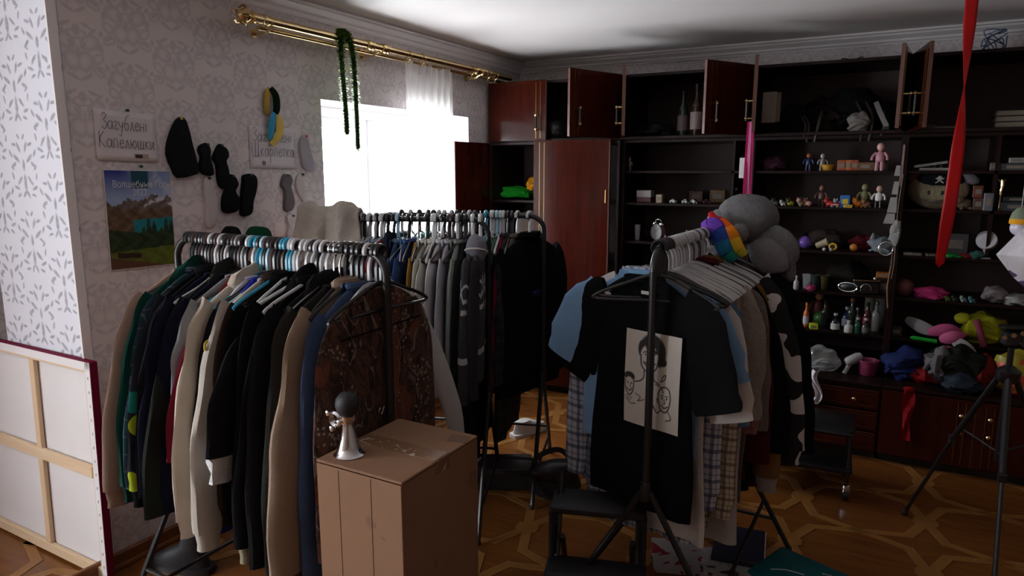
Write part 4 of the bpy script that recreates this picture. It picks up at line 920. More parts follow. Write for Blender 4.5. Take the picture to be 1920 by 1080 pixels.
for x, z, sx, sz in ((-.006, chh/2, .012, chh), (-cw_/2, chh-.006, cw_, .012)): obj('folded_edge', MB().box((x-.010 if sx < .1 else x, -.0035, z-(.010 if sz < .1 else 0)), (sx+.022 if sx < .1 else sx, .003, sz+.022 if sz < .1 else sz)), M_canvas, cv, False)
obj('painted_edge', MB().box((.002, .011, chh/2), (.003, .030, chh)), M_mag, cv, False); obj('painted_edge', MB().box((-cw_/2, .011, chh+.002), (cw_, .030, .003)), M_mag, cv, False)
stp = mesh_of('staple', MB().box((0,0,0), (.002, .002, .011)), HC['wire'], False)
for k in range(16): obj('staple', stp, None, cv, loc=(-.014, -.006, .06+k*.058))
# cardboard box
bx0, bx1, by0, by1, bh = 1.488, 1.785, -3.895, -3.53, .915
t = NT('cardboard'); co = t.coord(); f = t.noise(co, 3.0, 4.0, .6); st = t.math('GREATER_THAN', t.noise(co, 9.0, 2.0, .5), .70); fl = t.noise(t.scale(co, (1,1,.1)), 300, 1.0)
c = t.mix(f, S(124,92,70), S(144,109,84)); t.set(t.mix(t.math('MULTIPLY', st, .35), c, S(90,66,52)), .8, 0, .25); t.bump(fl, .08, .002); M_card = t.m
M_cardd = plain(S(110,82,62), .85)
bo = thing('cardboard_box', 'tall brown cardboard box with taped top flaps', 'cardboard box', ((bx0+bx1)/2, (by0+by1)/2, 0))
w_, d_ = bx1-bx0, by1-by0
for nm, c, s in (('front_panel', (0, -d_/2+.003, bh/2-.004), (w_, .006, bh-.012)), ('back_panel', (0, d_/2-.003, bh/2-.004), (w_, .006, bh-.012)), ('side_panel', (w_/2-.003, 0, bh/2-.004), (.006, d_-.013, bh-.012)), ('side_panel', (-w_/2+.003, 0, bh/2-.004), (.006, d_-.013, bh-.012))):
    obj(nm, MB().box(c, s, 0, 0, .002), M_card, bo, False)
for sg in (-1, 1): obj('top_flap', MB().box((0, sg*(d_/4), bh-.004), (w_+.002, d_/2-.002, .008), 0, 0, .002), M_card, bo, False)
t = NT('parcel_tape'); cr_ = t.noise(t.coord(), 26, 3.0, .7, 1.0); t.set(t.mix(t.math('GREATER_THAN', cr_, .62), S(128,96,72), S(190,176,164)), .25, 0, .5); t.bump(cr_, .5, .004); M_tape = t.m
obj('tape', MB().box((.0, .0, bh+.0008), (w_*.98, .065, .0015)), M_tape, bo, False); obj('tape', MB().box((w_/2+.0008, 0, bh-.02), (.0015, .065, .04)), M_tape, bo, False)
obj('tape', MB().box((w_/2-.035, d_/2-.05, bh+.0008), (.06, .05, .0012), .2), M_cardd, bo, False)
for dx in (-.068, .045): obj('crease', MB().box((dx, -d_/2-.0006, bh/2), (.002, .0014, bh-.03)), plain(S(124,92,70), .8), bo, False)
# bulb horn
hp = at_z(655, 852, bh); hn = thing('bulb_horn', 'chrome bicycle horn with a black rubber bulb on the cardboard box', 'horn', (hp.x, hp.y, bh+.001))
obj('bell', MB().lathe([(.043,0),(.044,.002),(.038,.006),(.030,.024),(.023,.05),(.018,.075),(.0155,.092),(.0155,.105)], 24), M_chrome, hn)
obj('rubber_bulb', MB().lathe([(.014,.112),(.02,.116),(.03,.128),(.034,.145),(.031,.163),(.02,.177),(0,.182)], 18), M_blackm, hn)
obj('collar', MB().lathe([(.016,.098),(.02,.1),(.02,.114),(.015,.118)], 16), M_chrome, hn)
cl = obj('handlebar_clamp', MB().tube([(-.034+.018*math.cos(a), -.01, .10+.018*math.sin(a)) for a in [2*PI*q/14 for q in range(14)]], .007, 6, True, flat=1.5), M_chrome, hn)
for dx, dz in ((-.052, .118), (-.04, .075), (-.012, .098)): obj('clamp_screw', MB().lathe([(.007,0),(.008,.004),(.008,.012),(.004,.014)], 8, (dx, -.014, dz), Matrix.Rotation(PI/2, 3, 'X')), M_chrome, cl)
# cream blanket over the rail by the window
bl_ = thing('fleece_blanket', 'cream fleece blanket thrown over the rail by the window', 'blanket', RB.at(.17), RB.a-PI/2)
def blk(u, v):
    s = (u-.5)*2; a = abs(s); y = -.15+.30*v
    arc = .055+.012*math.sin(v*11)
    if a < .2: q = a/.2*PI/2; x = math.sin(q)*arc; z = .012+math.cos(q)*arc
    else: q = (a-.2)/.8; x = arc+.05*q+.16*q*q*(1 if s > 0 else .5); z = .012-q*(.30+.06*math.sin(v*6))
    nn = noise.noise(Vector((s*2.2, v*3.5, 3.3)))*.035 + .016*math.sin(v*19+s*3)*min(1, a*2)
    return (math.copysign(x, s)+nn*(.3+a), y+nn*.5+(.10*q*(.5-v)*-1 if a >= .2 else 0), z+nn*.5+.02*noise.noise(Vector((v*5, s, 1.0))))
bo_ = obj('cloth', MB().grid(56, 36, blk), fleece(S(186,178,168)), bl_, fix=False); sm = bo_.modifiers.new('thickness', 'SOLIDIFY'); sm.thickness = .014; sm.offset = 0
# ================================================================= print on the black T-shirt (flat line drawing)
def caricature(U, V):
    X = U*.22; Y = V*.33; C = np.ones(U.shape+(3,))*np.array(S(190,184,176)); A = np.zeros(U.shape)
    def stroke(P, w):
        nonlocal A
        P = smooth_path([(a, b, 0) for a, b in P], 6)
        for p, q in zip(P[:-1], P[1:]):
            dx, dy = q.x-p.x, q.y-p.y; l2 = dx*dx+dy*dy+1e-12
            t_ = np.clip(((X-p.x)*dx+(Y-p.y)*dy)/l2, 0, 1); d = np.hypot(X-p.x-t_*dx, Y-p.y-t_*dy); A = np.maximum(A, np.clip(1.6-d/(w*1.55), 0, 1))
    def ell(cx, cy, rx, ry, k=1.0):
        nonlocal A
        A = np.maximum(A, k*np.clip(3*(1-((X-cx)/rx)**2-((Y-cy)/ry)**2), 0, 1))
    def erase(cx, cy, rx, ry):
        nonlocal A
        A = A*(1-np.clip(4*(1-((X-cx)/rx)**2-((Y-cy)/ry)**2), 0, 1))
    # tall smiling head with dark hair
    ell(.108, .288, .046, .040); ell(.138, .262, .026, .05); ell(.152, .236, .016, .016); ell(.072, .27, .02, .035); erase(.098, .245, .036, .045)
    stroke([(.075,.30),(.10,.27),(.13,.265)], .004); stroke([(.066,.25),(.07,.215),(.088,.196),(.108,.194),(.128,.212),(.134,.245)], .0016)
    for cx in (.084, .112): stroke([(cx-.009,.257),(cx,.262),(cx+.009,.257)], .0012); ell(cx, .252, .004, .003)
    stroke([(.098,.252),(.102,.236),(.094,.232)], .0012); stroke([(.078,.226),(.092,.214),(.108,.213),(.122,.226)], .0016); ell(.10, .214, .014, .006); stroke([(.078,.226),(.1,.222),(.122,.226)], .001)
    stroke([(.082,.195),(.08,.17),(.06,.155),(.03,.15)], .0014); stroke([(.118,.195),(.122,.17),(.142,.16)], .0014); stroke([(.10,.186),(.102,.165),(.098,.15)], .001)
    stroke([(.145,.17),(.16,.178),(.165,.195),(.155,.19),(.15,.175)], .0012); stroke([(.128,.158),(.15,.15),(.158,.135)], .0012)
    # bald smiling head
    stroke([(.142,.10),(.140,.13),(.155,.153),(.178,.15),(.186,.12),(.180,.085),(.166,.068),(.150,.076),(.142,.10)], .0015)
    for cx in (.154, .172): ell(cx, .116, .0035, .005); stroke([(cx-.006,.124),(cx+.005,.125)], .001)
    stroke([(.162,.112),(.166,.1),(.16,.097)], .001); stroke([(.152,.092),(.162,.083),(.176,.09)], .0014); stroke([(.140,.105),(.134,.11),(.138,.095)], .001)
    stroke([(.15,.074),(.135,.06),(.12,.085)], .0012); stroke([(.178,.074),(.19,.05),(.17,.04)], .0012); stroke([(.12,.10),(.11,.085),(.13,.07)], .001)
    # third face at the edge
    ell(.022, .165, .026, .018); erase(.022, .142, .02, .022); stroke([(.004,.15),(.006,.12),(.022,.10),(.038,.115),(.042,.15)], .0014)
    for cx in (.016, .032): ell(cx, .142, .003, .004)
    stroke([(.012,.122),(.024,.114),(.034,.124)], .0013); stroke([(.024,.138),(.028,.128)], .001); ell(.02, .09, .018, .012, .35)
    stroke([(.05,.11),(.07,.10),(.06,.085),(.085,.095)], .001); stroke([(.01,.085),(.03,.07),(.05,.075)], .001)
    A = A[..., None]*.97; return C*(1-A)+np.array(S(30,28,30))*A
bpy.context.view_layer.update()
ty = TEE.location; pc = at_y(1228, 714, ty.y-.02)
print_sheet('chest_print', .22, .335, 110, 160, caricature, TEE, (pc.x-ty.x, -.030, pc.z-ty.z), .8, lambda u, v: -.004*math.sin(u*5+.5)-.003*math.sin(v*4))
# ----------------------------------------------------------------- hats heaped on that rail
def pos(px, py, y): return at_y(px, py, y)
M_gp = fleece(S(112,112,114)); M_gp2 = fleece(S(128,128,130))
ep = pos(1400, 415, -2.26); el = thing('plush_hat', 'grey plush animal hat with floppy ears perched on the rail', 'hat', (ep.x, ep.y, ep.z-.10))
obj('crown', MB().ball((0, 0, .11), (.125, .10, .10), 20, 12, bump=.12, seed=2), M_gp, el)
obj('muzzle', MB().ball((-.10, -.03, .095), (.055, .05, .055), 14, 9, bump=.1), M_gp2, el); obj('nose', MB().ball((-.148, -.045, .075), (.018, .02, .022), 10, 7), fleece(S(190,176,184)), el)
obj('ear', MB().ball((.115, -.03, -.005), (.105, .035, .088), 18, 11, M=Matrix.Rotation(R(28), 3, 'Y'), bump=.15, seed=5), M_gp, el)
obj('ear', MB().ball((.10, -.062, -.03), (.085, .022, .065), 18, 11, M=Matrix.Rotation(R(32), 3, 'Y'), bump=.12, seed=8), M_gp2, el)
obj('pompom', MB().ball((-.005, -.10, .06), .038, 14, 10, bump=.1), M_gp2, el); obj('ear_tip', MB().ball((.185, -.02, -.09), (.02, .02, .045), 10, 8), M_gp, el)
jp = pos(1350, 452, -2.36); jt = thing('rainbow_hat', 'floppy rainbow jester hat draped over the white hangers', 'hat', (jp.x, jp.y, jp.z))
o0 = Vector(jp)
def horn(pts, cols, r0, nm):
    P = [pos(*q) - o0 for q in pts]; P = smooth_path(P, 6); n = len(P); seg = len(cols)
    for k, c in enumerate(cols):
        a, b = int(k*(n-1)/seg), int((k+1)*(n-1)/seg)
        obj(nm, MB().tube(P[a:b+1], [r0[0]+(r0[1]-r0[0])*i/(n-1)+.012*math.sin(PI*i/(n-1)) for i in range(a, b+1)], 10, flat=.75), fabric(c, .7), jt)
horn([(1322,430,-2.42),(1338,424,-2.43),(1352,445,-2.44),(1362,470,-2.45),(1378,487,-2.44)], [S(120,70,180), S(104,60,170), S(40,70,150), S(36,110,150), S(40,130,120)], (.03, .022), 'purple_to_teal_horn')
horn([(1332,398,-2.40),(1340,412,-2.41),(1356,420,-2.42),(1372,440,-2.44),(1385,465,-2.45),(1396,478,-2.44)], [S(190,30,40), S(170,24,26), S(206,84,24), S(214,120,26), S(214,170,40), S(190,180,60)], (.010, .016), 'red_to_yellow_horn')
yc = thing('yellow_cap', 'lemon yellow folded cap beside the rainbow hat', 'cap', pos(1312, 440, -2.3)); obj('crown', MB().ball((0,0,0), (.05,.04,.022), 14, 8, bump=.3), fabric(S(186,176,40)), yc); obj('brim', MB().ball((-.04,-.02,-.012), (.045,.04,.008), 14, 6), fabric(S(176,166,36)), yc)
# boots under the packed rack
for k, (px, lab, st_) in enumerate(((352, 'black ankle boot with its toe to the canvas, under the coats', 0), (455, 'black sock boot with two white bands, under the coats', 1))):
    p = at_z(px, 1058, .02) + Vector((.03, .25*k, 0)); b = thing('ankle_boot', lab, 'boot', (p.x, p.y, 0), R(200), 'boots under the coats')
    RS = []
    for z, cx, rx, ry in ((.03,-.05,.135,.045),(.06,-.05,.13,.046),(.09,-.025,.10,.044),(.12,.01,.062,.042),(.17,.02,.05,.042),(.26,.02,.05,.045),(.33,.02,.056,.05)):
        RS.append([(-(cx-rx*math.cos(a)*(1.0 if math.cos(a) < 0 else 1.0)), ry*math.sin(a), z) for a in [2*PI*q/16 for q in range(16)]])
    obj('upper', MB().rings(RS), BK if st_ else M_blackm, b); obj('sole', MB().prism(sp2([(-.08,-.04),(.06,-.045),(.17,-.03),(.19,0),(.17,.03),(.06,.045),(-.08,.04),(-.1,0)], 3), .002, .03, plane='xy'), M_black, b)
    if st_:
        for z in (.28, .305): obj('white_band', MB().lathe([(.054,z),(.056,z+.003),(.054,z+.008)], 16, (-.02,0,0), sy=.9), KW, b)

# grey knitted cap with a bright tassel hanging off the bent rail end
hq = RB.at(.90); ang = RB.a-PI/2; kc_ = thing('knitted_cap', 'grey knitted cap with a red and yellow tassel by the Nordic sweater', 'hat', (hq.x+.10*math.cos(ang), hq.y+.10*math.sin(ang), hq.z-.21), ang)
obj('crown', MB().ball((0,0,.08), (.055,.05,.07), 16, 10, bump=.12), fabric(S(120,120,128), .95, .6), kc_); obj('white_piping', MB().tube([(.055*math.cos(a), .052*math.sin(a), .07+.02*math.cos(a)) for a in [2*PI*q/18 for q in range(18)]], .005, 6, True), KW, kc_)
for k, (c, dx) in enumerate(((S(190,30,34), -.014), (S(206,160,40), 0), (S(190,80,30), .014))): obj('tassel', MB().tube(smooth_path([(dx,-.03,.04),(dx*1.2+.005,-.04,-.01),(dx*1.4,-.035,-.06)], 4), .010, 7), fabric(c, .8), kc_)
# ================================================================= ribbon, balloon, tripod, floor things
rbn = thing('red_ribbon', 'long red satin ribbon hanging from the ceiling', 'ribbon', (3.03, -1.6, CEIL))
m = MB()
def rbf(u, v):
    z = -v*1.30; a = 1.35-1.6*v if v < .45 else .35+.9*math.sin((v-.45)*5.5); a = [.25, .5, 1.45, .35, .2, .45][min(5, int(v*5))]*(1-(v*5) % 1)+[.25, .5, 1.45, .35, .2, .45, .5][min(6, int(v*5)+1)]*((v*5) % 1)
    w = .027*(1-.35*max(0, v-.85)/.15); s = (u-.5)*2*w
    return (s*math.cos(a)+.02*math.sin(v*4)*v, s*math.sin(a)+.015*math.sin(v*6), z+(abs(u-.5)*.05 if v >= .999 else 0))
t = NT('red_satin'); t.set(t.mix(t.noise(t.coord(), 6.0), S(190,16,24), S(220,34,40)), .38, 0, .5); t.b.inputs['Subsurface Weight'].default_value = 0.0
t2 = t; tlx = t.n('ShaderNodeBsdfTranslucent'); tlx.inputs[0].default_value = (*S(230,30,36), 1); mxx = t.n('ShaderNodeMixShader'); mxx.inputs[0].default_value = .35
t.l(t.b.outputs[0], mxx.inputs[1]); t.l(tlx.outputs[0], mxx.inputs[2]); t.l(mxx.outputs[0], t.o.inputs[0])
so = obj('satin_band', MB().grid(4, 60, rbf), t.m, rbn, fix=False); sm = so.modifiers.new('thickness', 'SOLIDIFY'); sm.thickness = .0008
# foil balloon
bp = at_y(1948, 478, -2.9); fb = thing('foil_balloon', 'silver foil balloon with printed cartoon colours at the picture edge', 'balloon', bp, R(25))
t = NT('silver_foil'); co = t.coord(); n_ = t.noise(co, 9.0, 3.0, .6, .6); pr = t.math('GREATER_THAN', t.noise(co, 13.0, 2.0), .60)
t.set(t.mix(pr, S(214,214,222), t.ramp(t.noise(co, 6.0), [(.35, S(90,140,120)), (.5, S(150,90,110)), (.62, S(90,80,120))])), .3, .12, .6); t.bump(n_, .6, .02); M_foil = t.m
poly = []
for k in range(8):
    a = k*PI/4+PI/2; r_ = .11 if k % 2 == 0 else .085; poly.append((r_*math.cos(a), r_*math.sin(a)))
m = MB(); n = len(poly)
vs = [(x, 0, z) for x, z in poly] + [(x*.55, -.045, z*.55) for x, z in poly] + [(x*.55, .045, z*.55) for x, z in poly] + [(0, -.06, 0), (0, .06, 0)]
fs = [(k, (k+1)%n, n+(k+1)%n, n+k) for k in range(n)] + [(k, 2*n+k, 2*n+(k+1)%n, (k+1)%n) for k in range(n)] + [(n+k, n+(k+1)%n, 3*n) for k in range(n)] + [(2*n+k, 3*n+1, 2*n+(k+1)%n) for k in range(n)]
obj('foil', m.add(vs, fs), M_foil, fb); obj('valve', MB().box((0, 0, -.118), (.02, .002, .03)), M_foil, fb)
obj('string', MB().tube([(0,0,.10), (0.01,0,CEIL-bp.z)], .0012, 5), HC['white'], fb)
tp_ = at_y(1912, 420, -2.9); ob = thing('bobble_toy', 'small toy in a yellow and grey striped hat at the picture edge', 'toy', tp_)
obj('head', MB().ball((0,0,-.01), .022, 12, 8), plain(S(190,186,200), .3), ob); obj('hat_band', MB().lathe([(.024,0),(.025,.004),(.024,.014)], 14), fabric(S(210,150,40)), ob); obj('hat', MB().lathe([(.024,.014),(.02,.03),(.01,.042),(0,.046)], 14), fabric(S(120,130,110)), ob)
obj('string', MB().tube([(0,0,.044), (0.0,0,CEIL-tp_.z)], .0008, 5), HC['white'], ob)
# tripod
hx, hy, hz = 3.29, -1.78, 1.0
tr = thing('camera_tripod', 'black camera tripod with spread legs by the cupboards', 'tripod', (hx, hy, 0))
for fx, fy in ((2.99-hx, -1.45-hy), (.36, .27), (-.01, -.40)):
    d = Vector((fx, fy, .02)) - Vector((0, 0, .86)); st_ = Vector((0, 0, .86)); dn = d.normalized(); off = Vector((fx, fy, 0)).normalized()*.03
    lg = obj('leg', MB().tube([st_+off, st_+off+d*.45], .013, 8).tube([st_+off+d*.44, Vector((fx, fy, .02))], .009, 8), M_black, tr)
    obj('leg_clamp', MB().box(st_+off+d*.44, (.032,.032,.04), 0, 0, .006), M_black, lg); obj('rubber_foot', MB().ball((fx, fy, .016), (.016,.016,.016), 8, 6), M_blackm, lg)
    obj('highlight_tube', MB().tube([st_+off+d*.04+Vector((0,-.012,.006)), st_+off+d*.42+Vector((0,-.012,.006))], .004, 6), M_black, lg)
    obj('leg_brace', MB().tube([(0,0,.52), st_+off+d*.36], .005, 6), M_black, tr)
obj('centre_column', MB().tube([(0,0,.48),(0,0,.98)], .012, 8), M_black, tr); obj('shoulder', MB().lathe([(.03,.83),(.045,.85),(.045,.88),(.02,.9)], 12), M_black, tr)
hd = obj('pan_head', MB().box((0,0,1.02), (.07,.06,.07), .4, 0, .01).box((0,0,1.065), (.10,.055,.014), .4, 0, .004), M_black, tr); obj('pan_handle', MB().tube([(0,0,1.02),(.14,-.12,.92)], .008, 8), M_black, hd)
for k in range(3): obj('lever', MB().lathe([(.008,0),(.01,.01),(.01,.02)], 8, (-.035+.03*k, -.04, 1.03+.012*k), Matrix.Rotation(PI/2, 3, 'X')), M_chrome, hd)
# teal storage box
tb = thing('storage_box', 'teal plastic storage box on the parquet', 'storage box', (2.66, -2.62, 0), R(-20))
M_teal = plain(S(14,92,100), .4, var=.1)
obj('tub', MB().box((0,0,.10), (.34,.24,.19), 0, 0, .015), M_teal, tb); obj('lid', MB().box((0,0,.203), (.36,.26,.016), 0, 0, .006), M_teal, tb)
for pts in ([(-.12,-.06,.2125),(-.08,-.02,.2125),(-.02,.0,.2125)], [(.02,.06,.2125),(.06,.07,.2125),(.07,.03,.2125)]): obj('scratch', MB().tube(smooth_path(pts, 4), .0015, 5), HC['white'], tb)
# folding stool under the tees
sx_, sy_ = 1.96, -2.98
fs_ = thing('folding_stool', 'black folding step stool under the printed tees', 'stool', (sx_, sy_, 0), R(18))
for dx in (-.15, .15):
    obj('frame_tube', MB().tube(smooth_path([(dx, -.20, .012), (dx, -.05, .24), (dx, .05, .45), (dx, .10, .56)], 5), .013, 8), M_black, fs_); obj('frame_tube', MB().tube([(dx*.86, .20, .012), (dx*.86, -.02, .36)], .011, 8), M_black, fs_)
obj('step', MB().box((0, -.09, .27), (.36, .14, .034), 0, 0, .01), M_blackm, fs_); obj('step', MB().box((0, .04, .47), (.35, .16, .034), 0, 0, .01), M_blackm, fs_)
for dx in (-.15, .15):
    obj('hinge_arm', MB().box((dx*1.12, -.02, .34), (.02, .05, .26), 0, 0, .008), M_blackm, fs_)
    obj('bolt', MB().lathe([(.008,0),(.008,.006),(.004,.009)], 10, (dx, -.165, .27), Matrix.Rotation(PI/2, 3, 'X')), M_chrome, fs_)
for z, y in ((.10, -.155), (.14, .125)): obj('stretcher', MB().tube([(-.15, y, z), (.15, y, z)], .009, 8), M_black, fs_)
# black shoulder bag beside the far rack's foot
p = at_z(1040, 900, .10); bg_ = thing('shoulder_bag', 'small black bag slumped between the two racks', 'bag', (p.x, p.y, 0), R(30))
obj('pouch', MB().ball((0,0,.11), (.14,.07,.11), 16, 10, bump=.25, seed=4), M_blackm, bg_); obj('flap', MB().ball((0,-.03,.16), (.135,.055,.06), 16, 8, bump=.15), M_black, bg_)
obj('strap', MB().tube(smooth_path([(-.12,0,.14),(-.09,.02,.22),(.03,.04,.25),(.12,.02,.16)], 6), .016, 6, flat=.4), M_black, bg_)
# papers and books lying on the floor
M_pr = []
def splat(base, c1, sc_):
    t = NT('printed_cover'); f = t.math('GREATER_THAN', t.noise(t.coord(), sc_, 3.0, .6, .8), .56); t.set(t.mix(f, base, c1), .4, 0, .4); return t.m
fl = [('magazine', 'white leaflet splashed with red under the checked shirt', 1268, 1045, .21, .28, .004, 20, splat(S(150,144,144), S(130,16,40), 14.0)), ('magazine', 'pale leaflet with brown photos, half under the stool', 1375, 1062, .2, .27, .004, -15, splat(S(150,148,146), S(70,52,40), 11.0)),
      ('book', 'dark navy book lying flat under the linen dress', 1385, 1030, .22, .30, .03, 8, plain(S(26,28,48), .4)), ('magazine', 'white sheet with print beside the navy book', 1320, 1060, .2, .26, .003, 35, splat(S(165,160,158), S(100,26,40), 12.0)),
      ('sneaker_box', 'low dark shoe box under the rear rack', 945, 905, .30, .20, .10, 30, plain(S(30,26,28), .5))]
for nm, lab, px, py, a, b, h_, rz, m_ in fl:
    p = at_z(px, py, 0); o = thing(nm, lab, 'box' if 'box' in nm else nm, (p.x, p.y, 0.004), R(rz), None)
    obj('cover' if nm != 'sneaker_box' else 'carton', MB().box((0,0,h_/2), (a, b, h_), 0, 0, min(.004, h_*.3)), m_, o, False)
    if nm == 'book': obj('pages', MB().box((0.004,0,h_/2), (a-.002, b-.008, h_*.7)), M_paper, o, False)
    if nm == 'sneaker_box': obj('lid', MB().box((0,0,h_+.006), (a+.01, b+.01, .028), 0, 0, .003), plain(S(44,38,40), .5), o, False)
    if nm == 'magazine': obj('inner_sheet', MB().box((.003,.004,h_+.0006), (a*.97, b*.96, .001)), m_, o, False)
# white shoe by the wardrobe and rolling casters of a trolley under the navy coat
p = at_z(992, 806, .02); ws = thing('white_shoe', 'white trainer on the parquet by the wardrobe', 'shoe', (p.x, p.y, 0), R(70))
obj('upper', MB().rings([[(cx+rx*math.cos(a), ry*math.sin(a), z) for a in [2*PI*q/16 for q in range(16)]] for z, cx, rx, ry in ((.02,0,.135,.046),(.05,0,.13,.045),(.07,-.03,.09,.04),(.10,-.06,.06,.036))]), plain(S(196,192,190), .6), ws)
obj('sole', MB().prism(sp2([(-.13,-.04),(0,-.045),(.11,-.04),(.145,0),(.11,.04),(0,.045),(-.13,.04),(-.145,0)], 3), .001, .024, plane='xy'), plain(S(210,206,204), .5), ws)
tl_ = thing('rolling_trolley', 'low black trolley on casters behind the navy coat', 'trolley', (2.42, -1.28, 0), R(4))
obj('tray', MB().box((0,0,.16), (.62,.36,.03), 0, 0, .008), M_black, tl_); obj('tray', MB().box((0,0,.36), (.62,.36,.02), 0, 0, .008), M_black, tl_)
for dx in (-.29, .29):
    for dy in (-.16, .16):
        obj('post', MB().tube([(dx,dy,.10),(dx,dy,.37)], .009, 6), M_black, tl_)
        w = obj('caster', MB().lathe([(.012,-.012),(.028,-.012),(.03,-.006),(.03,.006),(.028,.012),(.012,.012)], 14, (dx, dy, .031), Matrix.Rotation(PI/2, 3, 'Y')), M_black, tl_); obj('fork', MB().box((dx,dy-.002,.065), (.034,.02,.05), 0, 0, .006), M_chrome, w)
# ================================================================= things on the shelves
def spot(px, z, y=-.36): return (x_for(px, y, z), y, z+.0005)
M_glass = plain((.02,.03,.025), .08, var=.1); 
def clear(col=(.9,.93,.93)):
    t = NT('clear_plastic'); t.set(col, .1, 0, .5); t.b.inputs['Transmission Weight'].default_value = .85; return t.m
M_clear = clear()
def bottle(px, z, h, r, body, cap, lab, label_c=None, y=-.36, group='bottles on the shelves', name='bottle'):
    t = thing(name, lab, 'bottle', spot(px, z, y), 0, group)
    obj('glass', MB().lathe([(r*.9,0),(r,.004),(r,h*.55),(r*.85,h*.62),(r*.36,h*.72),(r*.36,h*.9)], 14), body, t); obj('cap', MB().lathe([(r*.44,h*.88),(r*.46,h*.89),(r*.46,h),(r*.4,h*1.005)], 12), cap, t)
    if label_c: obj('paper_label', MB().lathe([(r*1.01,h*.12),(r*1.02,h*.13),(r*1.02,h*.45),(r*1.01,h*.46)], 14), plain(label_c, .6), t)
def box(px, z, w, d, h, mat, lab, y=-.34, rz=0.0, lid=None, name='small_box', cat='box', band=None):
    t = thing(name, lab, cat, spot(px, z, y), rz); obj('carton', MB().box((0,0,h/2), (w,d,h), 0, 0, .003), mat, t, False)
    if lid: obj('lid', MB().box((0,0,h*.72), (w+.004,d+.004,h*.58), 0, 0, .003), lid, t, False)
    else: obj('front_label', MB().box((0,-d/2-.0008,h*.5), (w*.6,.0016,h*.4)), band or plain(S(120,110,100), .6), t, False)
    return t
def figure(px, z, h, body, head, lab, y=-.40, legs=None, cat='figurine'):
    t = thing('toy_figurine', lab, cat, spot(px, z, y), random.uniform(-.4, .4), 'figurines on the shelves'); k = h
    for sg in (-1, 1): obj('leg', MB().tube([(sg*.09*k,0,.0),(sg*.08*k,0,.34*k)], .06*k, 8), legs or body, t); obj('arm', MB().tube(smooth_path([(sg*.14*k,0,.62*k),(sg*.24*k,-.03*k,.5*k),(sg*.26*k,-.05*k,.36*k)], 4), .045*k, 8), body, t)
    obj('torso', MB().lathe([(.10*k,.30*k),(.15*k,.34*k),(.15*k,.5*k),(.13*k,.62*k),(.05*k,.68*k)], 12, sy=.75), body, t); obj('head', MB().ball((0,0,.82*k), (.13*k,.12*k,.15*k), 12, 9), head, t)
def critter(px, z, s, c1, c2, lab, y=-.40, cat='toy'):
    t = thing('toy_animal', lab, cat, spot(px, z, y), random.uniform(-.6, .6), 'little toys on the shelves')
    obj('body', MB().ball((0,0,.42*s), (.55*s,.42*s,.42*s), 12, 8, bump=.1, seed=px), c1, t); obj('head', MB().ball((-.42*s,-.1*s,.78*s), .34*s, 12, 8), c2, t)
    for sg in (-1, 1): obj('ear', MB().ball((-.42*s+.2*s*sg,-.05*s,1.1*s), (.1*s,.06*s,.14*s), 8, 6), c1, t)
    for dx in (-.28, .3): obj('paw', MB().ball((dx*s,-.3*s,.12*s), (.16*s,.2*s,.12*s), 8, 6), c2, t)
def car(px, z, s, c, lab, y=-.41):
    t = thing('toy_car', lab, 'toy car', spot(px, z, y), random.uniform(-.5, .5), 'toy cars on the shelves')
    obj('body', MB().box((0,0,.30*s), (1.0*s,.5*s,.28*s), 0, 0, .06*s), c, t); obj('cabin', MB().box((.05*s,0,.52*s), (.5*s,.44*s,.24*s), 0, 0, .07*s), M_black, t)
    for dx in (-.3, .3):
        for dy in (-.25, .25): obj('wheel', MB().lathe([(.05*s,-.05*s),(.15*s,-.05*s),(.15*s,.05*s),(.05*s,.05*s)], 10, (dx*s, dy*s, .15*s), Matrix.Rotation(PI/2, 3, 'X')), M_black, t)
def ball_(px, z, r, c, lab, y=-.40, name='ball', cat='ball'):
    t = thing(name, lab, cat, spot(px, z, y)); obj('sphere_shell', MB().ball((0,0,r), r, 16, 11), c, t); obj('stopper', MB().lathe([(r*.2,0),(r*.2,r*.12),(r*.1,r*.16)], 8, (-r*.9,-.0,r), Matrix.Rotation(-PI/2, 3, 'Y')), M_black, t)
def cup(px, z, h, r, c, lab, y=-.40, tip=None, name='cup'):
    t = thing(name, lab, 'cup', spot(px, z, y)); M = Matrix.Rotation(tip, 3, 'Y') if tip else None; c0 = (0,0,r*.9 if tip else 0)
    obj('wall', MB().lathe([(r*.7,0),(r*.74,.003),(r,h),(r*.94,h),(r*.68,.006)], 16, c0, M), c, t); obj('rim', MB().tube([Vector(c0)+((M @ Vector((r*math.cos(a), r*math.sin(a), h))) if M else Vector((r*math.cos(a), r*math.sin(a), h))) for a in [2*PI*q/16 for q in range(16)]], .003, 5, True), c, t)
def heap(px, z, rx, ry, rz, c, lab, y=-.34, seed=0, name='folded_cloth', cat='cloth', n=3):
    t = thing(name, lab, cat, spot(px, z, y), random.uniform(-.3, .3)); rn = random.Random(seed+px)
    obj('bulk', MB().ball((0,0,rz*.9), (rx,ry,rz), 22, 12, bump=.45, seed=seed+px*.37), c, t)
    for k in range(n): obj('fold', MB().tube(smooth_path([(rn.uniform(-.9,-.5)*rx, -ry*rn.uniform(.5,.85), rz*rn.uniform(.2,.9)), (rn.uniform(-.2,.2)*rx, -ry*rn.uniform(.8,1.0), rz*rn.uniform(.5,1.4)), (rn.uniform(.5,.9)*rx, -ry*rn.uniform(.5,.85), rz*rn.uniform(.2,.9))], 6), rz*.13, 6), c, t)
    return t
P = lambda r, g, b, ro=.45: plain(S(r, g, b), ro)
Z5, Z4, Z3, Z2, Z1, Z0, ZT = SH[0], SH[1], SH[2], SH[3], SH[4], .475, ZU0+.019
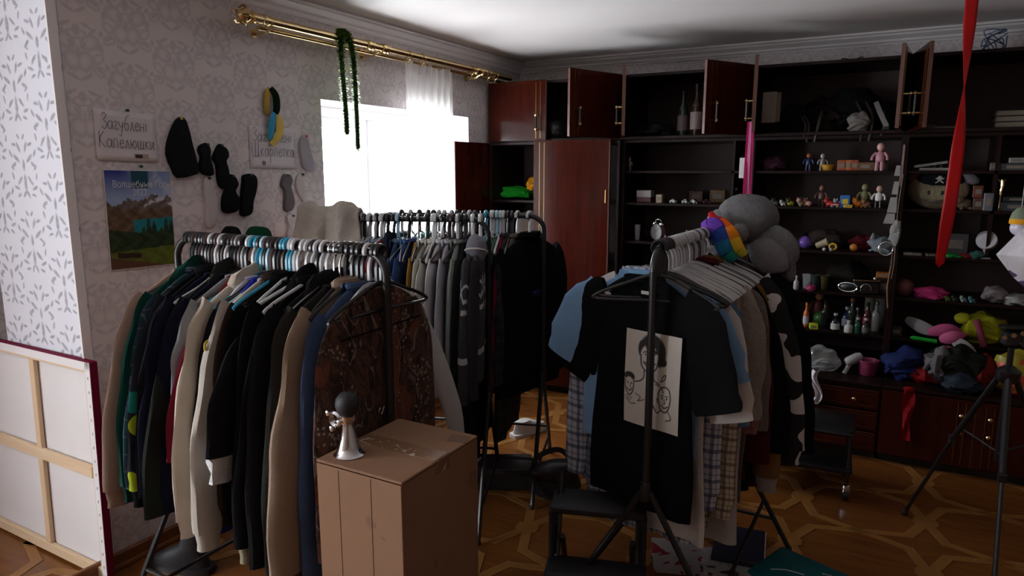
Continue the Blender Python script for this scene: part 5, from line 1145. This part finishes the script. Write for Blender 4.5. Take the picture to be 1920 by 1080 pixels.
# wardrobe shelf
t = heap(968, 1.476, .16, .12, .055, fabric(S(30,150,40)), 'lime green towel folded on the wardrobe shelf', -.30, 3, 'folded_towel', 'towel', 4)
t = heap(1000, 1.55, .05, .06, .05, fabric(S(220,150,30)), 'orange and yellow soft toy above the green towel', -.33, 6, 'soft_toy', 'toy', 2)
heap(945, 1.49, .10, .08, .03, fabric(S(30,50,120)), 'navy blue cloth behind the green towel', -.16, 9)
bgt = heap(992, 1.051, .12, .12, .16, fabric(S(130,118,110)), 'grey quilted bag on the lower wardrobe shelf', -.30, 12, 'quilted_bag', 'bag', 2)
# top cupboards
hm = thing('ski_helmet', 'dark glossy helmet in the corner top cupboard', 'helmet', spot(1040, ZT, -.34)); obj('shell', MB().lathe([(.10,0),(.115,.03),(.112,.08),(.09,.13),(.05,.155),(0,.16)], 18), M_black, hm); obj('visor', MB().tube([(.10*math.cos(a), -.10*math.sin(a), .05) for a in [PI*q/10 for q in range(11)]], .014, 6), HC['grey'], hm)
bottle(1279, ZT, .30, .037, M_glass, M_black, 'slim dark wine bottle in the open top cupboard', S(96,84,80), -.40); bottle(1304, ZT, .34, .04, P(60,34,20,.1), M_black, 'tall brown liquor bottle beside the wine bottle', S(150,130,130), -.42)
heap(1230, ZT, .13, .10, .055, M_blackm, 'flat black case behind the wine bottle', -.25, 4, 'soft_case', 'case', 1)
wp = thing('paper_bag', 'cream paper envelope hung inside the open top door', 'paper bag', spot(1440, ZT+.06, -.50), R(-10)); obj('front_sheet', MB().box((0,0,.10), (.085,.012,.19), 0, 0, .003), P(170,160,146,.8), wp, False); obj('fold', MB().box((.052,.012,.10), (.03,.008,.18), .35), P(120,112,100,.8), wp, False)
sp_ = [(1495,.11,.10,.095,S(24,26,36),'navy rucksack next to the cream envelope'),(1545,.14,.11,.12,S(34,27,25),'dark brown leather rucksack in the top cupboard'),(1600,.14,.11,.15,S(22,21,22),'big black holdall at the heap\'s peak'),(1650,.11,.10,.10,S(16,16,20),'black sports bag beside the top door')]
for k, (px, rx, ry, rz, c, lab) in enumerate(sp_):
    t = heap(px, ZT, rx, ry, rz, fabric(c, .8), lab, -.30, k+20, 'rucksack', 'bag', 2)
    for q in range(2):
        x0 = random.uniform(-.05, .05); obj('strap', MB().tube(smooth_path([(x0,-ry*.9,rz*1.2),(x0+.02,-ry*1.05-.08,rz*.5),(x0+.01,-ry*1.05-.10,-.03-.03*q)], 6), .007, 6, flat=.4), P(50,43,39,.8), t)
st_ = thing('grey_strap', 'pale grey webbing strap hanging across the black sports bag', 'strap', spot(1655, ZT, -.50)); obj('webbing', MB().tube(smooth_path([(-.05,.06,.17),(-.02,0,.10),(.02,-.02,.02)], 6), .016, 6, flat=.25), P(120,116,112,.8), st_); obj('buckle', MB().box((.02,-.022,.012), (.03,.012,.02), 0, 0, .003), M_blackm, st_)
heap(1608, ZT, .06, .05, .06, fabric(S(118,112,108)), 'crumpled grey pouch before the black holdall', -.49, 31, 'pouch', 'pouch', 2)
for k in range(3):
    t = thing('paperback_book', ['cream-edged book lowest of the flat pile at the far end', 'cream-edged book in the middle of the flat pile', 'topmost cream-edged book of the flat pile'][k], 'book', spot(1905, ZT+.031*k, -.42), R(3*k-2), 'books lying in the top cupboard')
    obj('pages', MB().box((0,0,.015), (.20,.15,.024)), P(120,112,98,.8), t, False)
    for zz in (.0015, .0285): obj('cover', MB().box((0,0,zz), (.206,.155,.003)), P(44,38,36,.5), t, False)
box(1770, ZT, .20, .16, .02, P(54,46,42), 'flat brown folder in the far top cupboard', -.40, .1, name='folder', cat='folder'); box(1735, ZT, .10, .12, .03, P(70,60,54), 'small brown tin left of the flat folder', -.42)
# tower with the alarm clock
box(1210, Z4, .105, .08, .085, P(74,16,26), 'white and maroon carton by the wardrobe', -.38, 0, P(150,144,144)); box(1237, Z4, .045, .05, .06, P(140,128,110), 'little cream carton beside the maroon one', -.42); box(1305, Z4, .10, .03, .08, P(90,40,26), 'rust red card picture leaning on the shelf back', -.14, name='picture_card', cat='card'); box(1345, Z4, .11, .03, .09, P(104,72,24), 'golden picture card beside the rust one', -.16, name='picture_card', cat='card')
for px, c, l in ((1262,S(140,130,120),'pale'),(1285,S(40,36,40),'black'),(1300,S(120,118,116),'grey'),(1325,S(60,30,26),'brown')): car(px, Z4, .05, plain(c, .35), f'tiny {l} toy car in front of the picture cards')
bottle(1378, Z4, .11, .028, P(16,24,44,.15), P(150,150,150), 'dark blue flask with a pale cap', S(36,60,110), -.40)
ck = thing('alarm_clock', 'twin-bell alarm clock with a white dial', 'clock', spot(1233, Z3, -.42), R(-28))
RXm = Matrix.Rotation(PI/2, 3, 'X'); cz = .068
obj('case', MB().lathe([(.05,-.02),(.056,-.018),(.057,.014),(.054,.02),(.05,.02)], 24, (0,0,cz), RXm), P(96,92,92,.3), ck); fc = obj('dial', MB().lathe([(0,.0185),(.05,.0185)], 24, (0,0,cz), RXm), P(205,200,190,.5), ck)
for an, ln in ((R(40), .03), (R(-28), .024)): obj('hand', MB().box((math.sin(an)*ln/2, -.0205, cz+math.cos(an)*ln/2), (.003,.001,ln), rot=Matrix.Rotation(an, 3, 'Y')), M_black, fc, False)
for k in range(12): obj('hour_mark', MB().box((.043*math.sin(k*PI/6), -.0203, cz+.043*math.cos(k*PI/6)), (.003,.001,.006), rot=Matrix.Rotation(k*PI/6, 3, 'Y')), M_black, fc, False)
for sg in (-1, 1): obj('bell', MB().ball((sg*.034,0,cz+.058), (.026,.02,.017), 12, 8, M=Matrix.Rotation(sg*R(30), 3, 'Y')), M_chrome, ck); obj('foot', MB().tube([(sg*.025,0,.02),(sg*.036,0,0)], .005, 6), M_chrome, ck)
obj('carry_handle', MB().tube([(.034*math.cos(a), 0, cz+.068+.024*math.sin(a)) for a in [PI*q/8 for q in range(9)]], .003, 6), M_chrome, ck)
cup(1195, Z3, .11, .022, M_clear, 'slim clear champagne glass left of the clock', -.40, name='glass'); bottle(1247, Z3, .055, .012, P(190,150,150,.4), P(170,60,70), 'small pink nail varnish bottle by the clock', None, -.46)
bottle(1275, Z3, .07, .018, P(24,26,24,.2), M_black, 'dark dropper bottle near the hanger hooks', S(90,90,84)); bottle(1287, Z3, .085, .017, P(24,24,22,.2), P(190,190,188), 'dark bottle with a white cap near the hanger hooks', S(120,118,110)); bottle(1262, Z3, .04, .02, M_clear, P(140,140,140), 'squat clear jar between the little bottles')
figure(1180, Z5+.0, .10, P(130,130,130), P(160,140,130), 'small grey figurine on the upper clock tower shelf', -.40)
# toy tower: upper two toy shelves
heap(1452, Z5, .09, .08, .05, fabric(S(64,34,50)), 'dusky pink soft pouch on the top toy shelf', -.36, 40, 'pouch', 'pouch', 1)
figure(1515, Z5, .115, P(22,40,84), P(150,80,44), 'blue-clad figurine with an orange head'); figure(1541, Z5, .11, P(150,150,150), P(170,170,168), 'thin white figurine near the yellow bowl')
cup(1552, Z5, .035, .04, P(176,130,36), 'small yellow bowl on the top toy shelf')
for px, w, c, l in ((1578,.05,S(150,74,36),'rust'),(1590,.04,S(170,96,50),'amber'),(1602,.045,S(140,64,36),'brick'),(1622,.08,S(104,70,40),'ochre'),(1650,.09,S(84,66,52),'mud brown')): box(px, Z5, w, .06, .065 if px < 1610 else .05, plain(c, .6), f'{l} coloured wooden block on the top toy shelf', -.40, 0, None, 'wooden_block', 'block')
figure(1648, Z5, .17, P(176,120,132), P(196,150,140), 'doll in a pink dress standing on the top toy shelf', -.46)
for px, s_, c1, c2, l in ((1436,.06,S(190,180,182),S(170,100,120),'white and pink rabbit toy'),(1454,.05,S(60,72,70),S(50,60,58),'grey-green elephant toy'),(1468,.04,S(190,190,186),S(180,178,170),'tiny white lamb toy'),(1482,.05,S(150,146,36),S(60,60,24),'yellow frog toy'),(1503,.06,S(110,104,60),S(170,130,120),'olive bear toy with a pink snout'),(1515,.055,S(170,130,120),S(150,80,70),'salmon pink pig toy'),(1556,.06,S(170,26,24),S(150,30,28),'red dog toy'),(1572,.055,S(176,172,168),S(150,148,146),'white cat toy'),(1608,.065,S(206,110,40),S(214,140,50),'orange tiger toy'),(1624,.06,S(150,110,80),S(120,90,60),'tan puppy toy')):
    critter(px, Z4, s_*.8, plain(c1, .6), plain(c2, .6), l+' in the lower toy row', -.43)
figure(1539, Z4, .14, P(70,40,36), P(110,70,54), 'tall brown warrior figurine in the lower toy row'); figure(1619, Z4, .15, P(110,112,70), P(120,120,84), 'olive soldier figurine in the lower toy row'); figure(1646, Z4, .14, P(196,190,190), P(190,150,136), 'figurine in a white shirt and black trousers', -.44, P(20,20,22))
box(1584, Z4, .055, .05, .075, P(46,104,176), 'bright blue toy robot block with a yellow foot', -.45, 0, None, 'toy_block', 'toy', P(200,170,40)); car(1566, Z4, .055, P(180,40,30,.3), 'red toy car by the blue block', -.47)
box(1590, Z4, .05, .05, .018, P(210,170,30), 'flat yellow toy base under the blue block', -.475, 0, None, 'toy_block', 'toy')
# third toy shelf
tn = thing('paper_house', 'salmon card house with an arched doorway', 'card house', spot(1473, Z3, -.44)); obj('gable', MB().prism([(-.035,0),(-.012,0),(-.012,.035),(0,.045),(.012,.035),(.012,0),(.035,0),(.03,.06),(0,.11),(-.03,.06)], -.02, .02), P(214,120,104,.7), tn, False); obj('base', MB().box((0,0,.004), (.09,.07,.008)), P(190,90,70,.7), tn, False)
ball_(1508, Z3, .042, P(116,84,176,.3), 'shiny lilac ball with a stopper'); cup(1530, Z3, .07, .026, P(150,138,110), 'tipped cream tumbler behind the clear beads', -.42, R(65))
rg = thing('toy_ring', 'small yellow ring toy standing upright', 'ring', spot(1561, Z3, -.45)); obj('hoop', MB().tube([(.019*math.cos(a), 0, .026+.019*math.sin(a)) for a in [2*PI*q/18 for q in range(18)]], .007, 8, True), P(206,166,50,.4), rg); obj('hub', MB().lathe([(.008,-.006),(.010,0),(.008,.006)], 10, (0,0,.026), RXm), P(60,40,20), rg)
ball_(1600, Z3, .024, P(206,130,56,.3), 'small amber ball in the third toy row'); heap(1545, Z3, .11, .08, .06, fabric(S(70,62,58)), 'grey felt cone hat lying behind the yellow ring', -.24, 51, 'felt_hat', 'hat', 1); heap(1620, Z3, .08, .07, .05, fabric(S(84,20,30)), 'crimson velvet pouch in the third toy row', -.30, 52, 'pouch', 'pouch', 1); heap(1492, Z3, .08, .07, .05, fabric(S(60,54,50)), 'brown felt bag behind the lilac ball', -.24, 53, 'felt_bag', 'bag', 1)
kt = heap(1653, Z3, .075, .06, .055, P(112,120,126,.35), 'grey glossy cat-eared mask by the key ring', -.42, 54, 'cat_mask', 'mask', 1)
for sg in (-1, 1): obj('ear', MB().lathe([(.018,0),(.008,.03),(0,.04)], 8, (sg*.05,-.02,.085)), P(120,126,130,.35), kt)
for k, (px, c) in enumerate(((1545,S(190,190,190)),(1558,S(150,150,160)))): ball_(px, Z3, .011, plain(c, .1), ['clear glass bead beside the tipped tumbler', 'bluish glass bead beside the yellow ring'][k], -.475, 'glass_bead', 'bead')
# fourth shelf: cameras and goggles
cm = thing('old_camera', 'old silver-trimmed camera with a dark lens', 'camera', spot(1622, Z2, -.44), R(12)); obj('body', MB().box((0,0,.04), (.15,.05,.08), 0, 0, .008), M_black, cm); obj('top_plate', MB().box((0,0,.088), (.15,.046,.018), 0, 0, .005), M_chrome, cm)
ln = obj('lens', MB().lathe([(.03,0),(.031,.02),(.027,.022),(.027,.04),(.022,.041)], 20, (-.01,-.025,.042), RXm), M_black, cm); obj('lens_ring', MB().tube([(-.01+.029*math.cos(a), -.06, .042+.029*math.sin(a)) for a in [2*PI*q/20 for q in range(20)]], .0025, 6, True), M_chrome, ln); obj('dial', MB().lathe([(.012,0),(.012,.012)], 12, (.05,0,.097)), M_chrome, cm)
gg = thing('ski_goggles', 'dark goggles with a steel rim beside the camera', 'goggles', spot(1590, Z2, -.45), R(-10)); obj('frame', MB().ball((0,0,.04), (.06,.03,.035), 14, 8), M_black, gg); obj('rim', MB().tube([(.055*math.cos(a), -.022, .04+.028*math.sin(a)) for a in [2*PI*q/20 for q in range(20)]], .004, 6, True), M_chrome, gg)
heap(1590, Z2+.0, .13, .08, .09, fabric(S(38,34,32)), 'grey felt cap behind the camera', -.26, 60, 'felt_hat', 'hat', 1); box(1655, Z2+.10, .075, .06, .035, P(150,84,20), 'amber cardboard box balanced above the camera', -.36); box(1655, Z2, .085, .08, .098, P(40,30,28), 'dark carton under the amber box', -.36)
for k, (px, c) in enumerate(((1512,S(70,76,76)),(1528,S(44,56,52)),(1545,S(60,58,30)))): cup(px, Z2, .09, .03, M_clear if k == 0 else plain(c, .2), ['clear beaker on the camera shelf', 'dark green beaker beside the clear one', 'olive beaker nearer the goggles'][k], -.38)
heap(1520, Z2, .03, .03, .02, P(150,40,90), 'magenta trinket before the clear beaker', -.47, 61, 'trinket', 'trinket', 1); bottle(1492, Z2, .09, .016, P(170,170,172,.3), P(190,190,190), 'white tube bottle beside the navy coat', None, -.47)
# fifth shelf: medicine bottles
ml = [(1565,.115,.026,P(20,24,28,.2),P(180,180,178),S(170,170,166),'dark medicine bottle with a white label and cap'),(1590,.075,.026,P(176,176,174,.4),P(190,190,188),None,'white pill jar in the bottle row'),(1607,.10,.020,P(18,70,50,.2),P(186,186,184),None,'green glass bottle with a white cap'),(1622,.10,.023,P(44,42,44,.2),P(184,182,180),S(90,80,84),'brown medicine bottle with a grey label'),(1586,.14,.028,P(24,30,64,.2),P(150,150,156),S(120,120,130),'navy bottle standing behind the white pill jar'),(1605,.14,.020,P(120,120,126,.3),P(170,160,160),None,'silvery tube bottle behind the green one'),(1624,.18,.026,P(70,16,28,.15),M_black,S(120,14,36),'wine red bottle with a crimson label'),(1595,.20,.03,M_glass,P(130,84,44),None,'black bottle with a cork stopper'),(1545,.17,.026,M_glass,M_black,None,'black slender bottle at the row end'),(1640,.19,.028,M_clear,M_chrome,None,'clear decanter with a steel stopper')]
for k, (px, h_, r_, b_, c_, lb, lab) in enumerate(ml): bottle(px, Z1, h_, r_, b_, c_, lab, lb, -.46 if k < 4 else -.33)
bottle(1510, Z1, .16, .018, P(190,90,40,.3), P(200,110,50), 'orange-capped spray bottle by the navy coat', S(180,170,180), -.42); box(1525, Z1, .05, .05, .035, P(170,190,30), 'neon yellow sponge on the bottle shelf', -.46, .2, name='sponge', cat='sponge'); ball_(1538, Z1, .045, P(44,90,30), 'dull green ball behind the neon sponge', -.30)
fg = figure(1533, Z1, .22, P(90,24,20), P(180,120,90), 'red-dressed doll behind the neon sponge', -.22); cup(1628, Z1+.0, .24, .035, P(150,150,130), 'tall frosted vase behind the bottles', -.16, name='vase'); cup(1648, Z1, .20, .035, M_clear, 'clear tankard by the shelf side', -.22, name='tankard')
# lowest: base top
heap(1540, Z0, .11, .09, .075, M_clear, 'crumpled clear plastic bag on the low counter', -.62, 70, 'plastic_bag', 'plastic bag', 2); hdp = thing('hair_dryer', 'small white hair dryer lying by the pink tub', 'hair dryer', spot(1598, Z0, -.64), R(30)); obj('barrel', MB().lathe([(.02,-.05),(.028,-.04),(.03,.03),(.022,.05)], 14, (0,0,.09), Matrix.Rotation(R(65), 3, 'Y')), P(160,160,160,.35), hdp); obj('grip', MB().tube([(-.01,0,.08),(-.05,0,.0)], .014, 8), P(150,150,150,.35), hdp)
cup(1626, Z0, .09, .06, P(140,50,86), 'pink plastic tub with white print', -.62, name='tub')
wl = thing('paper_roll', 'crumpled white paper sheet hanging off the low counter', 'paper', spot(1530, .40, -.83)); obj('sheet', MB().grid(6, 10, lambda u, v: (.04*(u-.5)+.02*math.sin(v*6), -.01-.02*math.sin(u*7+v*5), (v-.5)*.2)), M_paper, wl); wl.location.z = .42; obj('torn_edge', MB().box((-.03,-.01,-.105), (.10,.03,.012), .3, 0, .003), M_paper, wl, False)
# right tower
for k, (px, ang, dz) in enumerate(((1755, 0, .0), (1745, R(-9), .028))):
    t = thing('white_ruler', ['white plastic rail lying flat on the upper shelf', 'white plastic rail propped at a slant on the first'][k], 'rail', spot(px, Z5+dz, -.42)); t.rotation_euler = (0, ang, 0); obj('bar', MB().box((0,0,.008), (.17,.03,.014), 0, 0, .002), P(170,168,164), t, False); obj('groove', MB().box((0,-.016,.008), (.16,.003,.004)), P(110,110,108), t, False)
for k, px in enumerate((1738, 1752, 1764)): bottle(px, Z5+.0, .035, .014, P(96,96,84,.4), P(120,120,104), ['first', 'second', 'third'][k]+' tiny paint pot between the white rails', None, -.34, 'paint pots', 'paint_pot')
box(1865, Z5, .05, .05, .045, P(96,84,80), 'little pink-grey carton beyond the inner divider', -.42); box(1900, Z5, .13, .10, .04, P(70,70,74), 'grey metal tin beyond the inner divider', -.40); box(1905, Z5+.041, .07, .05, .03, P(130,128,128), 'pale carton on the grey tin', -.44)
# plush cow face cushion with a pirate bandana
pcw = thing('plush_cushion', 'round plush cow cushion wearing a pirate bandana', 'plush', spot(1755, Z4, -.36), R(-14)); M_cream = fleece(S(130,116,96))
obj('face', MB().ball((0,0,.115), (.165,.07,.115), 24, 14, bump=.06), M_cream, pcw); obj('muzzle', MB().ball((.01,-.055,.09), (.10,.035,.055), 18, 10), fleece(S(140,130,106)), pcw)
for dx in (-.028, .04): obj('nostril', MB().ball((dx,-.09,.098), (.008,.006,.012), 8, 6), M_black, pcw)
obj('mouth', MB().tube(smooth_path([(-.06,-.075,.06),(0,-.085,.048),(.08,-.075,.062)], 5), .003, 5), M_black, pcw)
bd = obj('bandana', MB().ball((.01,-.015,.17), (.13,.065,.06), 20, 10), KB, pcw); obj('skull', MB().ball((.02,-.079,.182), (.013,.006,.014), 10, 7), P(170,168,164), bd)
for an in (R(35), R(-35)): obj('crossbone', MB().box((.02,-.078,.168), (.05,.005,.006), rot=Matrix.Rotation(an, 3, 'Y')), P(160,158,154), bd, False)
obj('ear', MB().ball((-.12,-.01,.20), (.06,.025,.03), 12, 8, M=Matrix.Rotation(R(-25), 3, 'Y')), fleece(S(120,84,88)), pcw); obj('ear', MB().ball((.16,-.01,.18), (.05,.025,.03), 12, 8, M=Matrix.Rotation(R(30), 3, 'Y')), fleece(S(110,104,110)), pcw); obj('horn', MB().lathe([(.014,0),(.010,.03),(0,.045)], 8, (.10,0,.215)), P(150,146,136), pcw)
critter(1808, Z4, .075, fleece(S(96,84,66)), fleece(S(104,92,74)), 'tan teddy beside the plush cow', -.40); box(1832, Z4, .05, .06, .07, P(80,50,40), 'brown carton stacked low by the inner divider', -.40); box(1832, Z4+.071, .05, .06, .07, P(104,50,34), 'rust carton on top of the brown one', -.40); box(1851, Z4, .045, .05, .10, P(96,98,104), 'slate grey box against the inner divider', -.46)
tph = thing('gold_trophy', 'slender gold figurine trophy on the right tower', 'trophy', spot(1872, Z4, -.44)); obj('stem', MB().lathe([(.018,0),(.02,.006),(.006,.016),(.005,.08),(.010,.1),(.004,.115)], 10), M_brass, tph); obj('winged_figure', MB().tube(smooth_path([(0,0,.11),(.004,0,.145),(0,0,.175)], 4), [.008]*3+[.010]*3+[.008]*3, 8), M_brass, tph)
for sg in (-1, 1): obj('arm', MB().tube([(0,0,.15),(sg*.018,0,.175)], .003, 6), M_brass, tph)
box(1905, Z4, .16, .10, .05, P(50,66,72), 'teal grey flat case beyond the trophy', -.40); box(1908, Z4+.051, .15, .09, .03, P(36,44,48), 'dark flat case on the teal one', -.40)
# shelf with the mirror
mr = thing('table_mirror', 'round white table mirror tilted on its stand', 'mirror', spot(1846, Z3, -.44), R(-20)); obj('disc', MB().lathe([(0,-.006),(.05,-.006),(.052,0),(.05,.006),(0,.006)], 24, (0,0,.105), Matrix.Rotation(R(72), 3, 'X')), P(176,174,180,.3), mr); obj('stand', MB().lathe([(.03,0),(.03,.006),(.014,.012),(.012,.05),(.016,.062)], 14), P(170,170,180,.3), mr); obj('rim', MB().tube([(.052*math.cos(a), -.0, .105+.052*math.sin(a)) for a in [2*PI*q/20 for q in range(20)]], .003, 6, True), P(150,148,150), mr)
box(1790, Z3, .13, .05, .13, P(60,58,60), 'grey patterned card propped behind the red ribbon', -.30, R(-8), name='picture_card', cat='card'); heap(1787, Z3, .05, .03, .012, P(20,130,50), 'flat green toy leaf on the mirror shelf', -.47, 80, 'toy_leaf', 'toy', 1); heap(1812, Z3, .05, .03, .015, P(110,20,26), 'flat red toy beside the green leaf', -.46, 81, 'toy_leaf', 'toy', 1); heap(1830, Z3, .04, .03, .022, P(40,90,84), 'small teal pouch below the mirror', -.46, 82, 'pouch', 'pouch', 1)
for k, px in enumerate((1703, 1718, 1745)): box(px, Z3, .055, .05, .018, P(110-20*k,106-20*k,100-18*k), ['pale domino box at the tower side', 'cream domino box next to the pale one', 'grey domino box nearest the red ribbon'][k], -.46, .1*k, name='domino_box')
# shelf with pink flower
ball_(1694, Z2, .055, P(96,48,48,.6), 'dull red ball in the corner of the right tower', -.40); heap(1745, Z2, .09, .05, .04, fabric(S(160,44,96)), 'bright pink fabric flower on the right tower', -.43, 90, 'fabric_flower', 'flower', 3)
for k, (px, c, l) in enumerate(((1776,S(90,120,40),'lime green toy bug'),(1790,S(40,44,40),'dark toy bug'),(1806,S(130,150,140),'pale mint toy bug'),(1822,S(70,120,130),'aqua toy bug'))): critter(px, Z2, .032, plain(c, .5), plain(c, .4), l+' beside the pink flower', -.45)
heap(1864, Z2, .06, .05, .055, P(120,110,112), 'dusty white sphere-shaped plush at the far end', -.40, 92, 'plush_ball', 'plush', 1); heap(1908, Z2, .08, .06, .035, P(140,142,140,.3), 'grey plastic bag at the shelf end', -.42, 93, 'plastic_bag', 'plastic bag', 2)
# pink and white wings, yellow-green plush
wg = thing('fairy_wings', 'pink and white fabric fairy wings hanging over the shelf', 'costume wings', spot(1760, Z1, -.42))
for k, (pts, c) in enumerate((([(-.18,.02,.11),(-.08,-.03,.07),(.02,-.05,.05)], S(130,128,130)), ([(-.06,-.05,.05),(.04,-.08,.085),(.12,-.06,.06)], S(160,70,110)), ([(0,-.08,.02),(.07,-.1,.05),(.13,-.08,.07)], S(176,84,120)), ([(.06,-.09,.04),(.14,-.12,-.02),(.20,-.10,-.09)], S(150,140,140)), ([(.02,-.1,-.02),(.08,-.12,-.05),(.13,-.1,.0)], S(150,70,90)))):
    q = smooth_path(pts, 6); obj('feather_panel', MB().tube(q, [.008+.03*math.sin(PI*min(1, i/(len(q)-1)+.08)) for i in range(len(q))], 8, flat=.35), fabric(c, .6), wg)
gs = thing('glow_stick', 'bright green plastic wand along the shelf edge', 'wand', spot(1735, Z1, -.47), R(6)); obj('rod', MB().tube([(-.07,0,.012),(.06,0,.0)], .012, 8, flat=.6), P(20,170,50,.4), gs); obj('rod_tip', MB().ball((-.074,0,.012), .008, 8, 6), P(20,120,40,.4), gs)
ylw = heap(1842, Z1, .12, .09, .09, fabric(S(140,140,24)), 'yellow-green plush dragon on the right tower', -.36, 95, 'plush_dragon', 'plush', 3); obj('snout', MB().ball((-.10,-.05,.14), (.05,.04,.035), 12, 8), fabric(S(150,150,30)), ylw); obj('belly_stripe', MB().tube(smooth_path([(-.03,-.09,.15),(.0,-.105,.07),(.02,-.10,.0)], 5), .018, 8), fabric(S(130,60,80)), ylw)
box(1680, Z1, .06, .06, .06, P(56,44,44), 'drab brown carton beside the green wand', -.40)
# low counter of the right tower
for k, (px, rx, rz, c, l) in enumerate(((1690,.10,.10,S(24,34,80),'navy foil bag on the low counter'),(1722,.12,.05,S(120,12,20),'red scarf spilling over the low counter'),(1755,.07,.11,S(104,100,104),'grey folded towel on the low counter'),(1795,.13,.12,S(30,32,28),'dark olive rucksack on the low counter'),(1800,.10,.05,S(40,48,60),'slate pouch before the olive rucksack'),(1840,.06,.10,S(110,26,26),'brick red bag beside the tripod'),(1900,.13,.12,S(150,140,40),'yellow printed carrier bag behind the tripod'))):
    heap(px, Z0, rx, .10, rz, splat(c, S(190,60,40), 12.0) if 'printed' in l else fabric(c, .7), l, -.60 if k != 4 else -.72, 100+k, 'soft_bag' if 'bag' in l or 'ruck' in l or 'pouch' in l else 'cloth', 'bag' if 'bag' in l or 'ruck' in l or 'pouch' in l else 'cloth', 3)
rs = thing('red_scarf_tail', 'red sash trailing down the front of the low cupboard', 'sash', (x_for(1703, -.83, .40), -.83, .474)); obj('band', MB().grid(4, 16, lambda u, v: ((u-.5)*.05*(1+.3*math.sin(v*7)), -.004-.008*math.sin(u*6+v*9), -.30*v)), fabric(S(130,10,18), .6), rs); obj('knot', MB().ball((0,.0,.004), (.03,.02,.016), 10, 7, bump=.3), fabric(S(130,10,18), .6), rs)
# things hung on the divider between the toy tower and the right tower
kx = XS[3]; kc = thing('key_chain', 'string of keys, tags and steel rings hung on the shelf divider', 'key chain', (kx-.004, -.515, 1.80))
obj('steel_strip', MB().box((0,.004,-.07), (.012,.004,.24)), HC['wire'], kc, False)
for k, (dx, dz, w, h_) in enumerate(((-.02,-.10,.03,.06),(-.022,-.20,.034,.075),(-.028,-.30,.05,.09),(-.036,-.38,.06,.06))): obj('paper_tag', MB().prism([(dx-w*.35,dz+h_/2),(dx+w*.35,dz+h_/2),(dx+w*.4,dz-h_/2),(dx-w*.6,dz-h_/2)], -.016-.003*k, -.018-.003*k), P(150,148,146,.7), kc, False)
for dx in (-.006, .008): obj('chain', MB().tube(smooth_path([(dx,-.014,-.12),(dx-.01,-.02,-.35),(dx-.004,-.02,-.62),(dx-.01,-.02,-.74)], 6), .0035, 5), M_chrome, kc)
obj('ring', MB().tube([(-.045+.038*math.cos(a), -.028, -.56+.04*math.sin(a)) for a in [2*PI*q/22 for q in range(22)]], .004, 6, True), M_chrome, kc); obj('tuft', MB().ball((.0,-.03,-.46), (.03,.02,.07), 12, 9, bump=.4), fleece(S(150,148,146)), kc); obj('cord', MB().tube(smooth_path([(-.01,-.02,-.66),(-.018,-.024,-.8),(-.006,-.02,-.92)], 5), .004, 5), P(150,120,90), kc)
# pink sash hung on a top door handle, white tag beside it
sp0 = at_y(1408, 228, -.93); ps = thing('pink_sash', 'pink and white striped sash hanging from an open top door', 'sash', (sp0.x, sp0.y, sp0.z))
for k, (dx, c) in enumerate(((-.014, S(150,20,70)), (.0, S(196,110,150)), (.014, S(170,40,96)))): obj('stripe', MB().grid(2, 14, lambda u, v, dx=dx: (dx+(u-.5)*.0145*(1+.5*v), -.004*math.sin(v*5+dx*90), -.52*v)), fabric(c, .6), ps)
wt = thing('white_card', 'white card hanging beside the pink sash', 'card', at_y(1391, 315, -.52)); obj('card', MB().box((0,0,0), (.032,.003,.13), 0, 0, .001), M_paper, wt, False); obj('hook_loop', MB().tube([(.006*math.cos(a),0,.07+.006*math.sin(a)) for a in [2*PI*q/10 for q in range(10)]], .001, 4, True), HC['wire'], wt)
# blue tangle above the far cupboard, scraps on top
bt = thing('blue_garland', 'tangle of pale blue wire on top of the far cupboard', 'garland', (x_for(1862, -.30, ZU1), -.30, ZU1+.003)); rn = random.Random(5)
for k in range(5): obj('loop', MB().tube(smooth_path([(rn.uniform(-.06,.06), rn.uniform(-.03,.03), rn.uniform(0.004,.14)) for _ in range(6)], 5), .003, 5), P(70,100,140,.4), bt)
sr = thing('torn_wallpaper', 'curled scrap of wallpaper on top of the open cupboards', 'scrap', (x_for(1598, -.45, ZU1), -.45, ZU1+.002)); obj('curl', MB().grid(8, 4, lambda u, v: ((u-.5)*.12, (v-.5)*.04, .004+.02*abs(u-.5)+.006*math.sin(u*9))), M_blackm, sr); obj('flake', MB().box((.07,0,.004), (.05,.02,.004), .4), M_blackm, sr, False)
